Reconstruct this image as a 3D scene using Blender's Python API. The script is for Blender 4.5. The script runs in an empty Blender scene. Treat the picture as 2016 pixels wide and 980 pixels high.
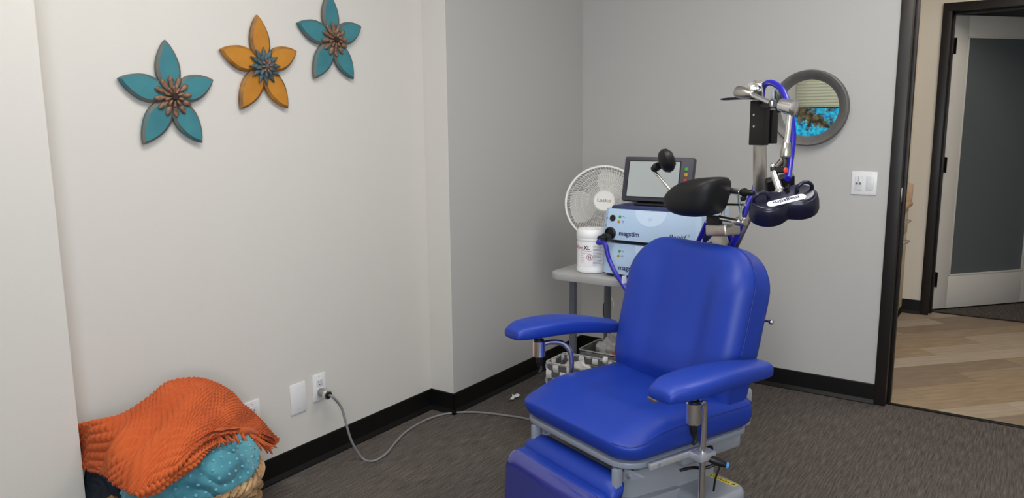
import bpy, bmesh, math, random
from mathutils import Vector, Matrix, noise
random.seed(7)
PI = math.pi
scene = bpy.context.scene
COL = scene.collection

# ------------------------------------------------------------------ camera
cam_data = bpy.data.cameras.new('camera')
cam_data.sensor_fit = 'HORIZONTAL'
cam_data.sensor_width = 36.0
cam_data.lens = 1515.0 / 2016.0 * 36.0
cam_data.clip_start = 0.02
cam = bpy.data.objects.new('camera', cam_data)
COL.objects.link(cam)
m3 = Matrix([[0.823532, -0.08455, 0.560934], [0.567206, 0.137551, -0.812008], [-0.008502, 0.986879, 0.161235]])
cam.matrix_world = Matrix.Translation((0, 0, 1.385)) @ m3.to_4x4()
scene.camera = cam

# ------------------------------------------------------------------ world, light, exposure
vs = scene.view_settings
vs.view_transform = 'Standard'
vs.look = 'None'
vs.gamma = 1.0
vs.use_curve_mapping = False
vs.exposure = 0.0
world = bpy.data.worlds.new('sky')
scene.world = world
world.use_nodes = True
wn = world.node_tree.nodes
wn['Background'].inputs['Color'].default_value = (0.72, 0.85, 1.0, 1)
wn['Background'].inputs['Strength'].default_value = 3.0

def area_light(name, loc, rot, sx, sy, power, color):
    d = bpy.data.lights.new(name, 'AREA')
    d.shape = 'RECTANGLE'; d.size = sx; d.size_y = sy; d.energy = power; d.color = color
    o = bpy.data.objects.new(name, d); COL.objects.link(o)
    o.location = loc; o.rotation_euler = rot
    return o
# area light for the daylight, set at the added unseen window behind the photographer
area_light('window_daylight', (0.45, -0.57, 1.55), (PI/2, 0, 0), 1.3, 1.3, 48, (0.90, 0.95, 1.0))

# ------------------------------------------------------------------ materials
def lin(c):
    return tuple(((v/255.0)/12.92 if v/255.0 <= 0.04045 else ((v/255.0+0.055)/1.055)**2.4) for v in c)
MATS = {}
def mat(name, rgb, rough=0.5, metal=0.0, spec=0.5, noise_amt=0.0, noise_scale=20.0, bump=0.0, bump_scale=100.0,
        rgb2=None, coat=0.0, emit=None, emit_s=0.0, trans=0.0, alpha=1.0, stretch=None, coords='Object', sheen=0.0):
    if name in MATS: return MATS[name]
    m = bpy.data.materials.new(name); m.use_nodes = True
    nt = m.node_tree; b = nt.nodes['Principled BSDF']
    c = lin(rgb)
    b.inputs['Base Color'].default_value = (*c, 1)
    b.inputs['Roughness'].default_value = rough
    b.inputs['Metallic'].default_value = metal
    b.inputs['Specular IOR Level'].default_value = spec
    b.inputs['Coat Weight'].default_value = coat
    b.inputs['Transmission Weight'].default_value = trans
    b.inputs['Alpha'].default_value = alpha
    b.inputs['Sheen Weight'].default_value = sheen
    if emit:
        b.inputs['Emission Color'].default_value = (*lin(emit), 1); b.inputs['Emission Strength'].default_value = emit_s
    tc = nt.nodes.new('ShaderNodeTexCoord'); mp = nt.nodes.new('ShaderNodeMapping')
    nt.links.new(tc.outputs[coords], mp.inputs['Vector'])
    if stretch: mp.inputs['Scale'].default_value = stretch
    if noise_amt > 0:
        n = nt.nodes.new('ShaderNodeTexNoise'); n.inputs['Scale'].default_value = noise_scale; n.inputs['Detail'].default_value = 6
        nt.links.new(mp.outputs['Vector'], n.inputs['Vector'])
        r = nt.nodes.new('ShaderNodeValToRGB')
        c2 = lin(rgb2) if rgb2 else tuple(v*(1-noise_amt) for v in c)
        r.color_ramp.elements[0].position = 0.3; r.color_ramp.elements[1].position = 0.7
        r.color_ramp.elements[0].color = (*c2, 1)
        r.color_ramp.elements[1].color = (*(c if rgb2 else tuple(min(1, v*(1+noise_amt)) for v in c)), 1)
        nt.links.new(n.outputs['Fac'], r.inputs['Fac'])
        nt.links.new(r.outputs['Color'], b.inputs['Base Color'])
    if bump > 0:
        n2 = nt.nodes.new('ShaderNodeTexNoise'); n2.inputs['Scale'].default_value = bump_scale; n2.inputs['Detail'].default_value = 3
        nt.links.new(mp.outputs['Vector'], n2.inputs['Vector'])
        bp = nt.nodes.new('ShaderNodeBump'); bp.inputs['Strength'].default_value = bump; bp.inputs['Distance'].default_value = 0.002
        nt.links.new(n2.outputs['Fac'], bp.inputs['Height']); nt.links.new(bp.outputs['Normal'], b.inputs['Normal'])
    MATS[name] = m
    return m

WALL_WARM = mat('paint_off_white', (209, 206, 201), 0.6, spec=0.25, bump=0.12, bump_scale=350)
WALL_SHADED_GREY = mat('paint_shaded_grey', (184, 183, 181), 0.6, spec=0.25, bump=0.12, bump_scale=350)  # wall paint greyed down, so the shade sits in the colour
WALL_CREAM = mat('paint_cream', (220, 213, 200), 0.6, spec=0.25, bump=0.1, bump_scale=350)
CEIL = mat('ceiling_white', (225, 224, 220), 0.8, bump=0.2, bump_scale=200)
BASEB = mat('black_vinyl_base', (13, 12, 12), 0.45, spec=0.3)
BRONZE = mat('dark_bronze_frame', (33, 29, 28), 0.42, metal=0.25)
WHITE_PL = mat('white_plastic', (226, 226, 228), 0.35)
WHITE_PL2 = mat('white_plastic_inset', (214, 214, 217), 0.35)
DARK = mat('black_plastic', (11, 11, 12), 0.45)
CHROME = mat('brushed_chrome', (232, 231, 229), 0.2, metal=1.0)
STEEL = mat('stainless_steel', (190, 186, 180), 0.3, metal=1.0, noise_amt=0.05, noise_scale=60)
BLUE_V = mat('blue_vinyl', (22, 54, 152), 0.46, spec=0.4, bump=0.10, bump_scale=500)
BLUE_SEAM = mat('blue_vinyl_seam', (16, 40, 122), 0.5)
BLUE_CLEAR = mat('clear_plastic_cover', (46, 54, 134), 0.14, coat=0.8)
GREY_MET = mat('grey_enamel_metal', (136, 142, 154), 0.4, metal=0.1)
GREY_PL = mat('grey_shell_plastic', (140, 144, 152), 0.5)
BLACK_VINYL = mat('black_vinyl_pad', (20, 20, 21), 0.5, spec=0.35, bump=0.08, bump_scale=400)
CABLE_BLUE = mat('blue_cable', (30, 26, 160), 0.35)
NAVY = mat('navy_plastic', (14, 15, 40), 0.3, spec=0.5)
DKBLUE = mat('dark_blue_case', (40, 48, 92), 0.45)
PALEBLUE = mat('pale_blue_case', (176, 200, 226), 0.4, spec=0.4)
PALEBLUE2 = mat('pale_blue_light', (196, 214, 236), 0.35, spec=0.4)
PRINT_NAVY = mat('navy_print', (28, 32, 84), 0.5)
TABLE_TOP = mat('grey_laminate', (158, 158, 157), 0.45, noise_amt=0.03, noise_scale=200)
TABLE_LEG = mat('grey_leg_paint', (96, 100, 108), 0.4, metal=0.2)
FAN_W = mat('fan_white_plastic', (222, 220, 216), 0.4)
FAN_BLADE = mat('fan_blade_plastic', (196, 196, 192), 0.45)
CAN_W = mat('canister_white', (232, 232, 234), 0.4)
YELLOW = mat('yellow_sticker', (216, 196, 52), 0.5)

# ------------------------------------------------------------------ mesh helpers
def finish(bm, name, material, parent=None, sharp=0.7, smooth=True, loc=None):
    bmesh.ops.recalc_face_normals(bm, faces=bm.faces[:])
    if smooth:
        for f in bm.faces: f.smooth = True
        for e in bm.edges:
            if len(e.link_faces) == 2:
                try: e.smooth = e.calc_face_angle() < sharp
                except ValueError: pass
    me = bpy.data.meshes.new(name)
    bm.to_mesh(me); bm.free()
    mats = material if isinstance(material, (list, tuple)) else [material]
    for mm in mats: me.materials.append(mm)
    o = bpy.data.objects.new(name, me)
    COL.objects.link(o)
    if parent is not None: o.parent = parent
    if loc is not None: o.location = loc
    return o

def tag(o, label, cat, group=None, kind=None):
    o['label'] = label; o['category'] = cat
    if group: o['group'] = group
    if kind: o['kind'] = kind
    return o

def thing(name, label, cat, loc=(0, 0, 0), rotz=0.0, group=None, kind=None):
    o = bpy.data.objects.new(name, None); COL.objects.link(o)
    o.empty_display_size = 0.05
    o.location = loc; o.rotation_euler = (0, 0, rotz)
    return tag(o, label, cat, group, kind)

def copy_part(o, parent, matrix=None):
    c = o.copy(); COL.objects.link(c); c.parent = parent
    if matrix is not None: c.matrix_local = matrix
    return c

def add_box(bm, lo, hi, bev=0.0, M=None, seg=2):
    lo = Vector(lo); hi = Vector(hi)
    r = bmesh.ops.create_cube(bm, size=1.0)
    vs_ = r['verts']
    c = (lo+hi)/2; s = hi-lo
    for v in vs_: v.co = Vector((v.co.x*s.x, v.co.y*s.y, v.co.z*s.z)) + c
    if bev > 0:
        es = {e for v in vs_ for e in v.link_edges}
        rr = bmesh.ops.bevel(bm, geom=list(es), offset=bev, segments=seg, profile=0.5, affect='EDGES')
        vs_ = list({v for f in rr['faces'] for v in f.verts} | {v for v in vs_ if v.is_valid})
    if M is not None:
        for v in vs_: v.co = M @ v.co
    return vs_

def box(name, lo, hi, material, parent=None, bev=0.0, M=None, seg=2):
    bm = bmesh.new(); add_box(bm, lo, hi, bev, M, seg)
    return finish(bm, name, material, parent)

def frame_of(d):
    d = Vector(d).normalized()
    a = Vector((0, 0, 1)) if abs(d.z) < 0.9 else Vector((1, 0, 0))
    x = d.cross(a).normalized(); y = x.cross(d).normalized()
    return x, y, d

def catmull(pts, n, closed=False):
    pts = [Vector(p) for p in pts]; out = []
    N = len(pts); segs = N if closed else N-1
    for i in range(segs):
        if closed: p0, p1, p2, p3 = pts[(i-1) % N], pts[i], pts[(i+1) % N], pts[(i+2) % N]
        else: p0, p1, p2, p3 = pts[max(i-1, 0)], pts[i], pts[i+1], pts[min(i+2, N-1)]
        for k in range(n):
            t = k/n
            out.append(0.5*((2*p1)+(p2-p0)*t+(2*p0-5*p1+4*p2-p3)*t*t+(3*p1-p0-3*p2+p3)*t**3))
    if not closed: out.append(pts[-1].copy())
    return out

def add_tube(bm, pts, r, seg=10, closed=False, smooth_n=0, caps=True):
    """r: number or list per point"""
    if smooth_n: 
        if isinstance(r, (list, tuple)):
            rr = []
            for i in range(len(r)-1):
                for k in range(smooth_n): rr.append(r[i]+(r[i+1]-r[i])*k/smooth_n)
            rr.append(r[-1]); r = rr
        pts = catmull(pts, smooth_n, closed)
    pts = [Vector(p) for p in pts]; N = len(pts)
    rs = r if isinstance(r, (list, tuple)) else [r]*N
    x = None; rings = []
    for i, p in enumerate(pts):
        if closed: t = pts[(i+1) % N]-pts[i-1]
        else: t = pts[min(i+1, N-1)]-pts[max(i-1, 0)]
        if t.length < 1e-9: t = Vector((0, 0, 1))
        t.normalize()
        if x is None: x = frame_of(t)[0]
        x = (x - t*x.dot(t))
        if x.length < 1e-6: x = frame_of(t)[0]
        x.normalize(); y = t.cross(x)
        rings.append([bm.verts.new(p+(x*math.cos(a)+y*math.sin(a))*rs[i]) for a in [2*PI*k/seg for k in range(seg)]])
    M_ = N if closed else N-1
    for i in range(M_):
        a = rings[i]; b = rings[(i+1) % N]
        for k in range(seg): bm.faces.new((a[k], a[(k+1) % seg], b[(k+1) % seg], b[k]))
    if caps and not closed:
        bm.faces.new(rings[0]); bm.faces.new(rings[-1][::-1])

def tube(name, pts, r, material, parent=None, seg=10, closed=False, smooth_n=0):
    bm = bmesh.new(); add_tube(bm, pts, r, seg, closed, smooth_n)
    return finish(bm, name, material, parent)

def add_lathe(bm, prof, seg=24, M=None, cap=True):
    """prof: list (radius, height along z); M maps to place"""
    M = M or Matrix.Identity(4)
    rings = []
    for (r, z) in prof:
        if r < 1e-6: rings.append([bm.verts.new(M @ Vector((0, 0, z)))])
        else: rings.append([bm.verts.new(M @ Vector((r*math.cos(2*PI*k/seg), r*math.sin(2*PI*k/seg), z))) for k in range(seg)])
    for a, b in zip(rings[:-1], rings[1:]):
        for k in range(seg):
            k2 = (k+1) % seg
            if len(a) == 1 and len(b) == 1: continue
            if len(a) == 1: bm.faces.new((a[0], b[k], b[k2]))
            elif len(b) == 1: bm.faces.new((a[k], a[k2], b[0]))
            else: bm.faces.new((a[k], a[k2], b[k2], b[k]))
    if cap:
        if len(rings[0]) > 1: bm.faces.new(rings[0][::-1])
        if len(rings[-1]) > 1: bm.faces.new(rings[-1])

def axis_matrix(p, d, roll_x=None):
    x, y, z = frame_of(d)
    if roll_x is not None:
        x = (Vector(roll_x) - z*Vector(roll_x).dot(z)).normalized(); y = z.cross(x)
    else: y = z.cross(x)
    M = Matrix(((x.x, y.x, z.x, p[0]), (x.y, y.y, z.y, p[1]), (x.z, y.z, z.z, p[2]), (0, 0, 0, 1)))
    return M

def rod(name, prof_ab, a, b, material, parent=None, seg=20):
    """prof_ab: list (radius, fraction 0..1 from a to b)"""
    a = Vector(a); b = Vector(b); Ln = (b-a).length
    bm = bmesh.new(); add_lathe(bm, [(r, t*Ln) for r, t in prof_ab], seg, axis_matrix(a, b-a))
    return finish(bm, name, material, parent)

def cyl(name, a, b, r, material, parent=None, seg=20, bev=0.0):
    Ln = (Vector(b)-Vector(a)).length
    if bev > 0: pr = [(r-bev, 0), (r, bev/Ln), (r, 1-bev/Ln), (r-bev, 1)]
    else: pr = [(r, 0), (r, 1)]
    return rod(name, pr, a, b, material, parent, seg)

def add_prism(bm, outline, z0, z1, bev=0.0, M=None, taper=1.0, seg=2):
    """extrude a closed 2D outline from z0 to z1, soft top and bottom edges"""
    M = M or Matrix.Identity(4)
    n = len(outline)
    cx = sum(p[0] for p in outline)/n; cy = sum(p[1] for p in outline)/n
    def ring(off, z, k=1.0):
        vs_ = []
        for i in range(n):
            p = Vector(outline[i]); a = Vector(outline[i-1]); b = Vector(outline[(i+1) % n])
            t = (b-a); nn = Vector((t.y, -t.x))
            if nn.length > 1e-9: nn.normalize()
            q = p - nn*off*orient
            q = Vector((cx+(q.x-cx)*k, cy+(q.y-cy)*k))
            vs_.append(bm.verts.new(M @ Vector((q.x, q.y, z))))
        return vs_
    area = sum(outline[i-1][0]*outline[i][1]-outline[i][0]*outline[i-1][1] for i in range(n))
    orient = 1.0 if area > 0 else -1.0
    lv = []
    if bev > 0:
        for k in range(seg+1):
            a = PI/2*k/seg; lv.append((bev*(1-math.sin(a)), z0+bev*(1-math.cos(a)), 1.0))
        for k in range(seg+1):
            a = PI/2*k/seg; lv.append((bev*(1-math.cos(a)), z1-bev*(1-math.sin(a)), taper))
    else: lv = [(0, z0, 1.0), (0, z1, taper)]
    rings = [ring(*l) for l in lv]
    for a, b in zip(rings[:-1], rings[1:]):
        for k in range(n): bm.faces.new((a[k], a[(k+1) % n], b[(k+1) % n], b[k]))
    bm.faces.new(rings[0][::-1]); bm.faces.new(rings[-1])

def prism(name, outline, z0, z1, material, parent=None, bev=0.0, M=None, taper=1.0, seg=2):
    bm = bmesh.new(); add_prism(bm, outline, z0, z1, bev, M, taper, seg)
    return finish(bm, name, material, parent)

def rrect(w, d, radii, n=8):
    """rounded rectangle outline, radii = (front-left, front-right, back-right, back-left) as -x-y, +x-y, +x+y, -x+y"""
    if not isinstance(radii, (list, tuple)): radii = (radii,)*4
    out = []
    cs = ((-1, -1, PI), (1, -1, 1.5*PI), (1, 1, 0), (-1, 1, 0.5*PI))
    for (sx, sy, a0), R in zip(cs, radii):
        R = max(R, 1e-4)
        for k in range(n+1):
            a = a0 + PI/2*k/n
            out.append((sx*(w/2-R)+R*math.cos(a), sy*(d/2-R)+R*math.sin(a)))
    return out

def densify(outline, step):
    out = []
    n = len(outline)
    for i in range(n):
        a = Vector(outline[i]); b = Vector(outline[(i+1) % n])
        k = max(1, int((b-a).length/step))
        for j in range(k): out.append(tuple(a+(b-a)*(j/k)))
    return out

def pad_mesh(w, d, radii, prof, deform=None, n=8, step=0.02, rings_in=10):
    """upholstered pad: rounded-rect outline, prof = list of (inset, z) from bottom edge to top edge; caps filled with rings"""
    bm = bmesh.new()
    if not isinstance(radii, (list, tuple)): radii = (radii,)*4
    base = densify(rrect(w, d, radii, n), step); N = len(base)
    half = min(w, d)/2
    full = []
    def put(ins, z):
        row = []
        kx = (w/2-ins)/(w/2); ky = (d/2-ins)/(d/2)
        for (x, y) in base:
            p = Vector((x*kx, y*ky, z))
            row.append(p)
        full.append(row)
    i0, z0 = prof[0]; i1, z1 = prof[-1]
    m = 0.985
    for k in range(rings_in, 0, -1): put(i0+(half*m-i0)*k/rings_in, z0)
    for (i, z) in prof: put(i, z)
    for k in range(1, rings_in+1): put(i1+(half*m-i1)*k/rings_in, z1)
    rings = []
    for row in full:
        rings.append([bm.verts.new(deform(p) if deform else p) for p in row])
    for a, b in zip(rings[:-1], rings[1:]):
        for k in range(N): bm.faces.new((a[k], a[(k+1) % N], b[(k+1) % N], b[k]))
    bm.faces.new(rings[0][::-1]); bm.faces.new(rings[-1])
    return bm, [[(deform(p) if deform else p.copy()) for p in row] for row in full], rings_in

def soft_prof(t0, t1, r, n=5, flat=3):
    """bottom edge to top edge with rounded shoulders of radius r"""
    pr = []
    for k in range(n+1):
        a = PI/2*k/n; pr.append((r*(1-math.sin(a)), t0+r*(1-math.cos(a))))
    for k in range(1, flat): pr.append((0, t0+r+(t1-t0-2*r)*k/flat))
    for k in range(n+1):
        a = PI/2*k/n; pr.append((r*(1-math.cos(a)), t1-r*(1-math.sin(a))))
    return pr

def text(name, body, size, M, material, parent=None, bold=0.0, shear=0.0, extrude=0.0004, align='CENTER', wrap=None, xscale=1.0, spacing=1.0):
    cu_ = bpy.data.curves.new(name, 'FONT'); cu_.body = body; cu_.size = size
    cu_.align_x = align; cu_.align_y = 'CENTER'; cu_.offset = bold; cu_.shear = shear; cu_.extrude = extrude
    cu_.resolution_u = 4; cu_.space_character = spacing
    o = bpy.data.objects.new(name+'_tmp', cu_); COL.objects.link(o)
    dg = bpy.context.evaluated_depsgraph_get()
    me = bpy.data.meshes.new_from_object(o.evaluated_get(dg))
    bpy.data.objects.remove(o); bpy.data.curves.remove(cu_)
    me.name = name
    for v in me.vertices:
        p = Vector((v.co.x*xscale, v.co.y, v.co.z))
        if wrap: p = wrap(p)
        v.co = M @ p
    me.materials.clear(); me.materials.append(material)
    r = bpy.data.objects.new(name, me); COL.objects.link(r)
    if parent is not None: r.parent = parent
    return r

def sm(a, b, x):
    t = min(1, max(0, (x-a)/(b-a))); return t*t*(3-2*t)

# ================================================================== THE ROOM
XL, XB, XN = -2.394, -2.254, -2.254
YR, YK, YN = 2.757, 4.003, 1.032
YF = -0.62           # wall behind the photographer, with the windows
XR = 1.75
H = 2.70
BB = 0.1016
S = 'structure'
# carpet
def carpet_material():
    m = bpy.data.materials.new('ribbed_carpet'); m.use_nodes = True
    nt = m.node_tree; b = nt.nodes['Principled BSDF']; b.inputs['Roughness'].default_value = 0.95
    b.inputs['Specular IOR Level'].default_value = 0.1
    tc = nt.nodes.new('ShaderNodeTexCoord')
    def nz(scale, st, det=4):
        mp = nt.nodes.new('ShaderNodeMapping'); mp.inputs['Scale'].default_value = st
        nt.links.new(tc.outputs['Object'], mp.inputs['Vector'])
        n = nt.nodes.new('ShaderNodeTexNoise'); n.inputs['Scale'].default_value = scale; n.inputs['Detail'].default_value = det
        nt.links.new(mp.outputs['Vector'], n.inputs['Vector']); return n
    a = nz(30, (6, 0.35, 1)); s = nz(330, (1, 0.45, 1), 2); l = nz(2.5, (1, 1, 1))
    r = nt.nodes.new('ShaderNodeValToRGB'); r.color_ramp.elements[0].position = 0.32; r.color_ramp.elements[1].position = 0.70
    r.color_ramp.elements[0].color = (*lin((60, 55, 52)), 1); r.color_ramp.elements[1].color = (*lin((120, 113, 107)), 1)
    e = r.color_ramp.elements.new(0.5); e.color = (*lin((88, 82, 78)), 1)
    mx = nt.nodes.new('ShaderNodeMix'); mx.data_type = 'FLOAT'; mx.inputs[0].default_value = 0.42
    nt.links.new(a.outputs['Fac'], mx.inputs[2]); nt.links.new(s.outputs['Fac'], mx.inputs[3])
    nt.links.new(mx.outputs[0], r.inputs['Fac'])
    nt.links.new(r.outputs['Color'], b.inputs['Base Color'])
    bp = nt.nodes.new('ShaderNodeBump'); bp.inputs['Strength'].default_value = 0.6; bp.inputs['Distance'].default_value = 0.004
    nt.links.new(mx.outputs[0], bp.inputs['Height']); nt.links.new(bp.outputs['Normal'], b.inputs['Normal'])
    return m
CARPET = carpet_material()
tag(box('floor', (XL-0.1, YF-0.1, -0.08), (XR+0.1, 4.045, 0.0), CARPET), 'dark brown grey ribbed carpet of the treatment room', 'floor', kind=S)
tag(box('ceiling', (XL-0.15, YF-0.15, H), (XR+0.1, YK+0.15, H+0.08), CEIL), 'white ceiling over the treatment room', 'ceiling', kind=S)
tag(box('wall_left', (XL-0.12, YN, 0), (XL, YR, H), WALL_WARM), 'off-white recessed wall carrying the three metal flowers', 'wall', kind=S)
# far projection: return face and side face in one shape
def lshape(name, pts, material, label, cat='wall'):
    bm = bmesh.new(); add_prism(bm, pts, 0, H)
    return tag(finish(bm, name, material), label, cat, kind=S)
bmf = bmesh.new()
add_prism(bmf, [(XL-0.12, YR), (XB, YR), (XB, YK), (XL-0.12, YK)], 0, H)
wall_far = finish(bmf, 'wall_left_far', [WALL_SHADED_GREY, WALL_WARM])
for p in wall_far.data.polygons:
    if p.normal.y < -0.9: p.material_index = 1  # return face keeps the lit tone, side face carries the painted shade
tag(wall_far, 'projecting wall section, its side greyed to paint in shade, between the flower wall and the corner', 'wall', kind=S)
tag(box('wall_left_near', (XL-0.12, YF, 0), (XN, YN, H), WALL_WARM), 'pale projecting wall section at the left edge beside the basket', 'wall', kind=S)
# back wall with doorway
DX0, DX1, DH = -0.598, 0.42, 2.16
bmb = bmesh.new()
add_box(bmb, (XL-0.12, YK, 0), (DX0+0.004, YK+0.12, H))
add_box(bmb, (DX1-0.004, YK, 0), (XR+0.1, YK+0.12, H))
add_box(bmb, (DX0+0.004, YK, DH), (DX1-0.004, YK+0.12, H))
tag(finish(bmb, 'wall_back', WALL_SHADED_GREY, smooth=False), 'back wall, greyed to paint in shade, with the round mirror and light switch', 'wall', kind=S)
tag(box('wall_right', (XR, YF, 0), (XR+0.1, YK, H), WALL_WARM), 'off-white wall on the right, out of view', 'wall', kind=S)
# front wall with two window openings, the second added unseen for daylight
W1 = (-2.235, -0.75, 0.85, 2.3); W2 = (-0.25, 1.15, 0.85, 2.3)
bmw = bmesh.new()
y0, y1 = YF-0.12, YF
add_box(bmw, (XL-0.12, y0, 0), (XR+0.1, y1, 0.85)); add_box(bmw, (XL-0.12, y0, 2.3), (XR+0.1, y1, H))
add_box(bmw, (XL-0.12, y0, 0.85), (W1[0], y1, 2.3)); add_box(bmw, (W1[1], y0, 0.85), (W2[0], y1, 2.3)); add_box(bmw, (W2[1], y0, 0.85), (XR+0.1, y1, 2.3))
tag(finish(bmw, 'wall_front', WALL_WARM, smooth=False), 'off-white wall with two windows, one added for daylight, behind the photographer', 'wall', kind=S)

# baseboards with a toe
def baseboard(name, p, q, nrm, label):
    """p->q along the wall foot, nrm = direction into the room"""
    p = Vector((*p, 0)); q = Vector((*q, 0)); n = Vector((*nrm, 0))
    prof = [(0, 0), (0.016, 0), (0.016, 0.004), (0.006, 0.022), (0.004, BB-0.004), (0.002, BB), (0, BB)]
    bm = bmesh.new()
    ra = [bm.verts.new(p+n*a+Vector((0, 0, z))) for a, z in prof]; rb = [bm.verts.new(q+n*a+Vector((0, 0, z))) for a, z in prof]
    k = len(prof)
    for i in range(k): bm.faces.new((ra[i], ra[(i+1) % k], rb[(i+1) % k], rb[i]))
    bm.faces.new(ra[::-1]); bm.faces.new(rb)
    return tag(finish(bm, name, BASEB, smooth=False), label, 'baseboard', kind=S)
baseboard('baseboard_left', (XL, YN), (XL, YR), (1, 0), 'black vinyl baseboard below the flower wall')
baseboard('baseboard_return', (XL, YR), (XB+0.016, YR), (0, -1), 'short black baseboard on the narrow return of the wall')
baseboard('baseboard_left_far', (XB, YR-0.016), (XB, YK), (1, 0), 'black baseboard running into the far room corner')
baseboard('baseboard_back', (XB, YK), (DX0, YK), (0, -1), 'black baseboard under the mirror wall up to the doorway')
baseboard('baseboard_left_near', (XN, YF), (XN, YN), (1, 0), 'black baseboard of the near wall section')

# doorway frame (bronze), three members
def door_frame(name, x0, x1, yf, depth, top, label, face=0.052):
    t = thing(name, label, 'door frame', kind=S)
    for sx, xa in ((1, x0), (-1, x1)):
        bm = bmesh.new()
        xs = sorted((xa, xa+sx*face))
        add_box(bm, (xs[0], yf-0.012, 0), (xs[1], yf+depth, top+face), 0.002)
        xs = sorted((xa+sx*face, xa+sx*(face+0.014)))
        add_box(bm, (xs[0], yf+depth*0.42, 0), (xs[1], yf+depth*0.74, top), 0.001)
        finish(bm, 'jamb', BRONZE, t)
    bm = bmesh.new(); add_box(bm, (x0, yf-0.013, top), (x1, yf+depth, top+face), 0.002)
    add_box(bm, (x0+face, yf+depth*0.42, top-0.014), (x1-face, yf+depth*0.74, top), 0.001)
    finish(bm, 'head', BRONZE, t)
    return t
fr1 = door_frame('trim_1', DX0, DX1, YK, 0.13, 2.10, 'dark bronze metal frame of the open doorway to the hall')
sp = box('strike_plate', (DX0+0.052, YK+0.02, 1.0), (DX0+0.0545, YK+0.05, 1.07), STEEL, fr1, 0.0008)
tag(box('trim_2', (DX0+0.05, 4.030, 0.0), (DX1-0.05, 4.055, 0.006), BASEB, None, 0.002), 'thin black threshold strip between carpet and wood floor', 'threshold', kind=S)

# ------------------------------------------------------------------ hallway
YH = 6.12
HX0, HX1 = -1.45, 1.9
hall = box('floor_hall', (HX0, 4.045, -0.08), (HX1, 6.245, -0.004), mat('plank_joint', (92, 80, 68), 0.7))
tag(hall, 'hallway floor of diagonal light oak planks', 'floor', kind=S)
PL = []
for i, (c1, c2) in enumerate([((166, 148, 124), (142, 124, 104)), ((182, 167, 147), (160, 143, 123)), ((152, 134, 114), (130, 112, 97)), ((170, 150, 124), (144, 123, 98)), ((186, 172, 155), (166, 150, 133))]):
    PL.append(mat('oak_plank_%d' % i, c1, 0.42, noise_amt=0.1, rgb2=c2, noise_scale=5, stretch=(1.0, 9.0, 1.0), spec=0.35))
def clip(poly, f):
    out = []
    for i in range(len(poly)):
        a, b = poly[i-1], poly[i]; fa, fb = f(a), f(b)
        if (fa >= 0) != (fb >= 0):
            t = fa/(fa-fb); out.append((a[0]+(b[0]-a[0])*t, a[1]+(b[1]-a[1])*t))
        if fb >= 0: out.append(b)
    return out
pa = math.radians(47.0); pdx, pdy = math.cos(pa), math.sin(pa)
pw, plen = 0.150, 1.22
cnt = 0
for r in range(-22, 24):
    for s in range(-5, 6):
        off = (r*0.37) % 1.0
        u0 = (s+off)*plen+0.0006; u1 = u0+plen-0.0012; v0 = r*pw+0.0006; v1 = v0+pw-0.0012
        poly = [(u0*pdx-v*pdy, 5.1+u0*pdy+v*pdx) if k == 0 else (u1*pdx-v*pdy, 5.1+u1*pdy+v*pdx) for k, v in ((0, v0), (1, v0), (1, v1), (0, v1))]
        lim = (-0.98, 1.0, 4.056, 6.238)
        for f in (lambda p: p[0]-lim[0], lambda p: lim[1]-p[0], lambda p: p[1]-lim[2], lambda p: lim[3]-p[1]):
            if poly: poly = clip(poly, f)
        if len(poly) < 3: continue
        cx = sum(p[0] for p in poly)/len(poly); cy = sum(p[1] for p in poly)/len(poly)
        bm = bmesh.new()
        Mi = Matrix.Rotation(-pa, 4, 'Z')
        pts = [(Mi @ Vector((p[0]-cx, p[1]-cy, 0)))[:2] for p in poly]
        top = [bm.verts.new((p[0], p[1], 0)) for p in pts]; bot = [bm.verts.new((p[0], p[1], -0.004)) for p in pts]
        bm.faces.new(top)
        for k in range(len(pts)): bm.faces.new((top[k-1], bot[k-1], bot[k], top[k]))
        o = finish(bm, 'plank', PL[(r*7+s*3) % 5], hall, smooth=False)
        o.location = (cx, cy, 0); o.rotation_euler = (0, 0, pa); cnt += 1
tag(box('ceiling_hall', (HX0, YK+0.13, H), (HX1, 9.2, H+0.08), CEIL), 'white ceiling of the hallway', 'ceiling', kind=S)
# hall walls
D2X0, D2X1 = -0.655, 0.42
bm = bmesh.new()
add_box(bm, (HX0, YH, 0), (D2X0+0.004, YH+0.13, H)); add_box(bm, (D2X1-0.004, YH, 0), (HX1, YH+0.13, H)); add_box(bm, (D2X0+0.004, YH, 2.16), (D2X1-0.004, YH+0.13, H))
tag(finish(bm, 'wall_hall_back', WALL_CREAM, smooth=False), 'cream hallway wall with a second bronze door frame', 'wall', kind=S)
tag(box('wall_hall_left', (HX0, 5.91, 0), (-0.785, YH, H), WALL_CREAM), 'short cream hallway wall section past the cabinet', 'wall', kind=S)
tag(box('wall_hall_side', (HX0-0.1, YK+0.12, 0), (HX0, YH, H), WALL_CREAM), 'cream hallway wall behind the cabinet', 'wall', kind=S)
tag(box('wall_hall_right', (HX1, YK+0.12, 0), (HX1+0.1, 9.2, H), WALL_CREAM), 'cream end wall of the hallway, out of view', 'wall', kind=S)
baseboard('baseboard_hall', (-0.785, YH), (D2X0, YH), (0, -1), 'short black baseboard beside the second door frame')
baseboard('baseboard_hall_left', (-0.785, 5.91), (-0.785, YH), (1, 0), 'black baseboard on the short hallway wall section')
fr2 = door_frame('trim_3', D2X0, D2X1, YH, 0.15, 2.105, 'dark bronze metal frame around the frosted glass door', face=0.055)
tag(box('trim_4', (D2X0+0.05, 6.225, 0.0), (D2X1-0.05, 6.25, 0.006), BASEB, None, 0.002), 'thin black threshold strip under the frosted glass door', 'threshold', kind=S)
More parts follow.
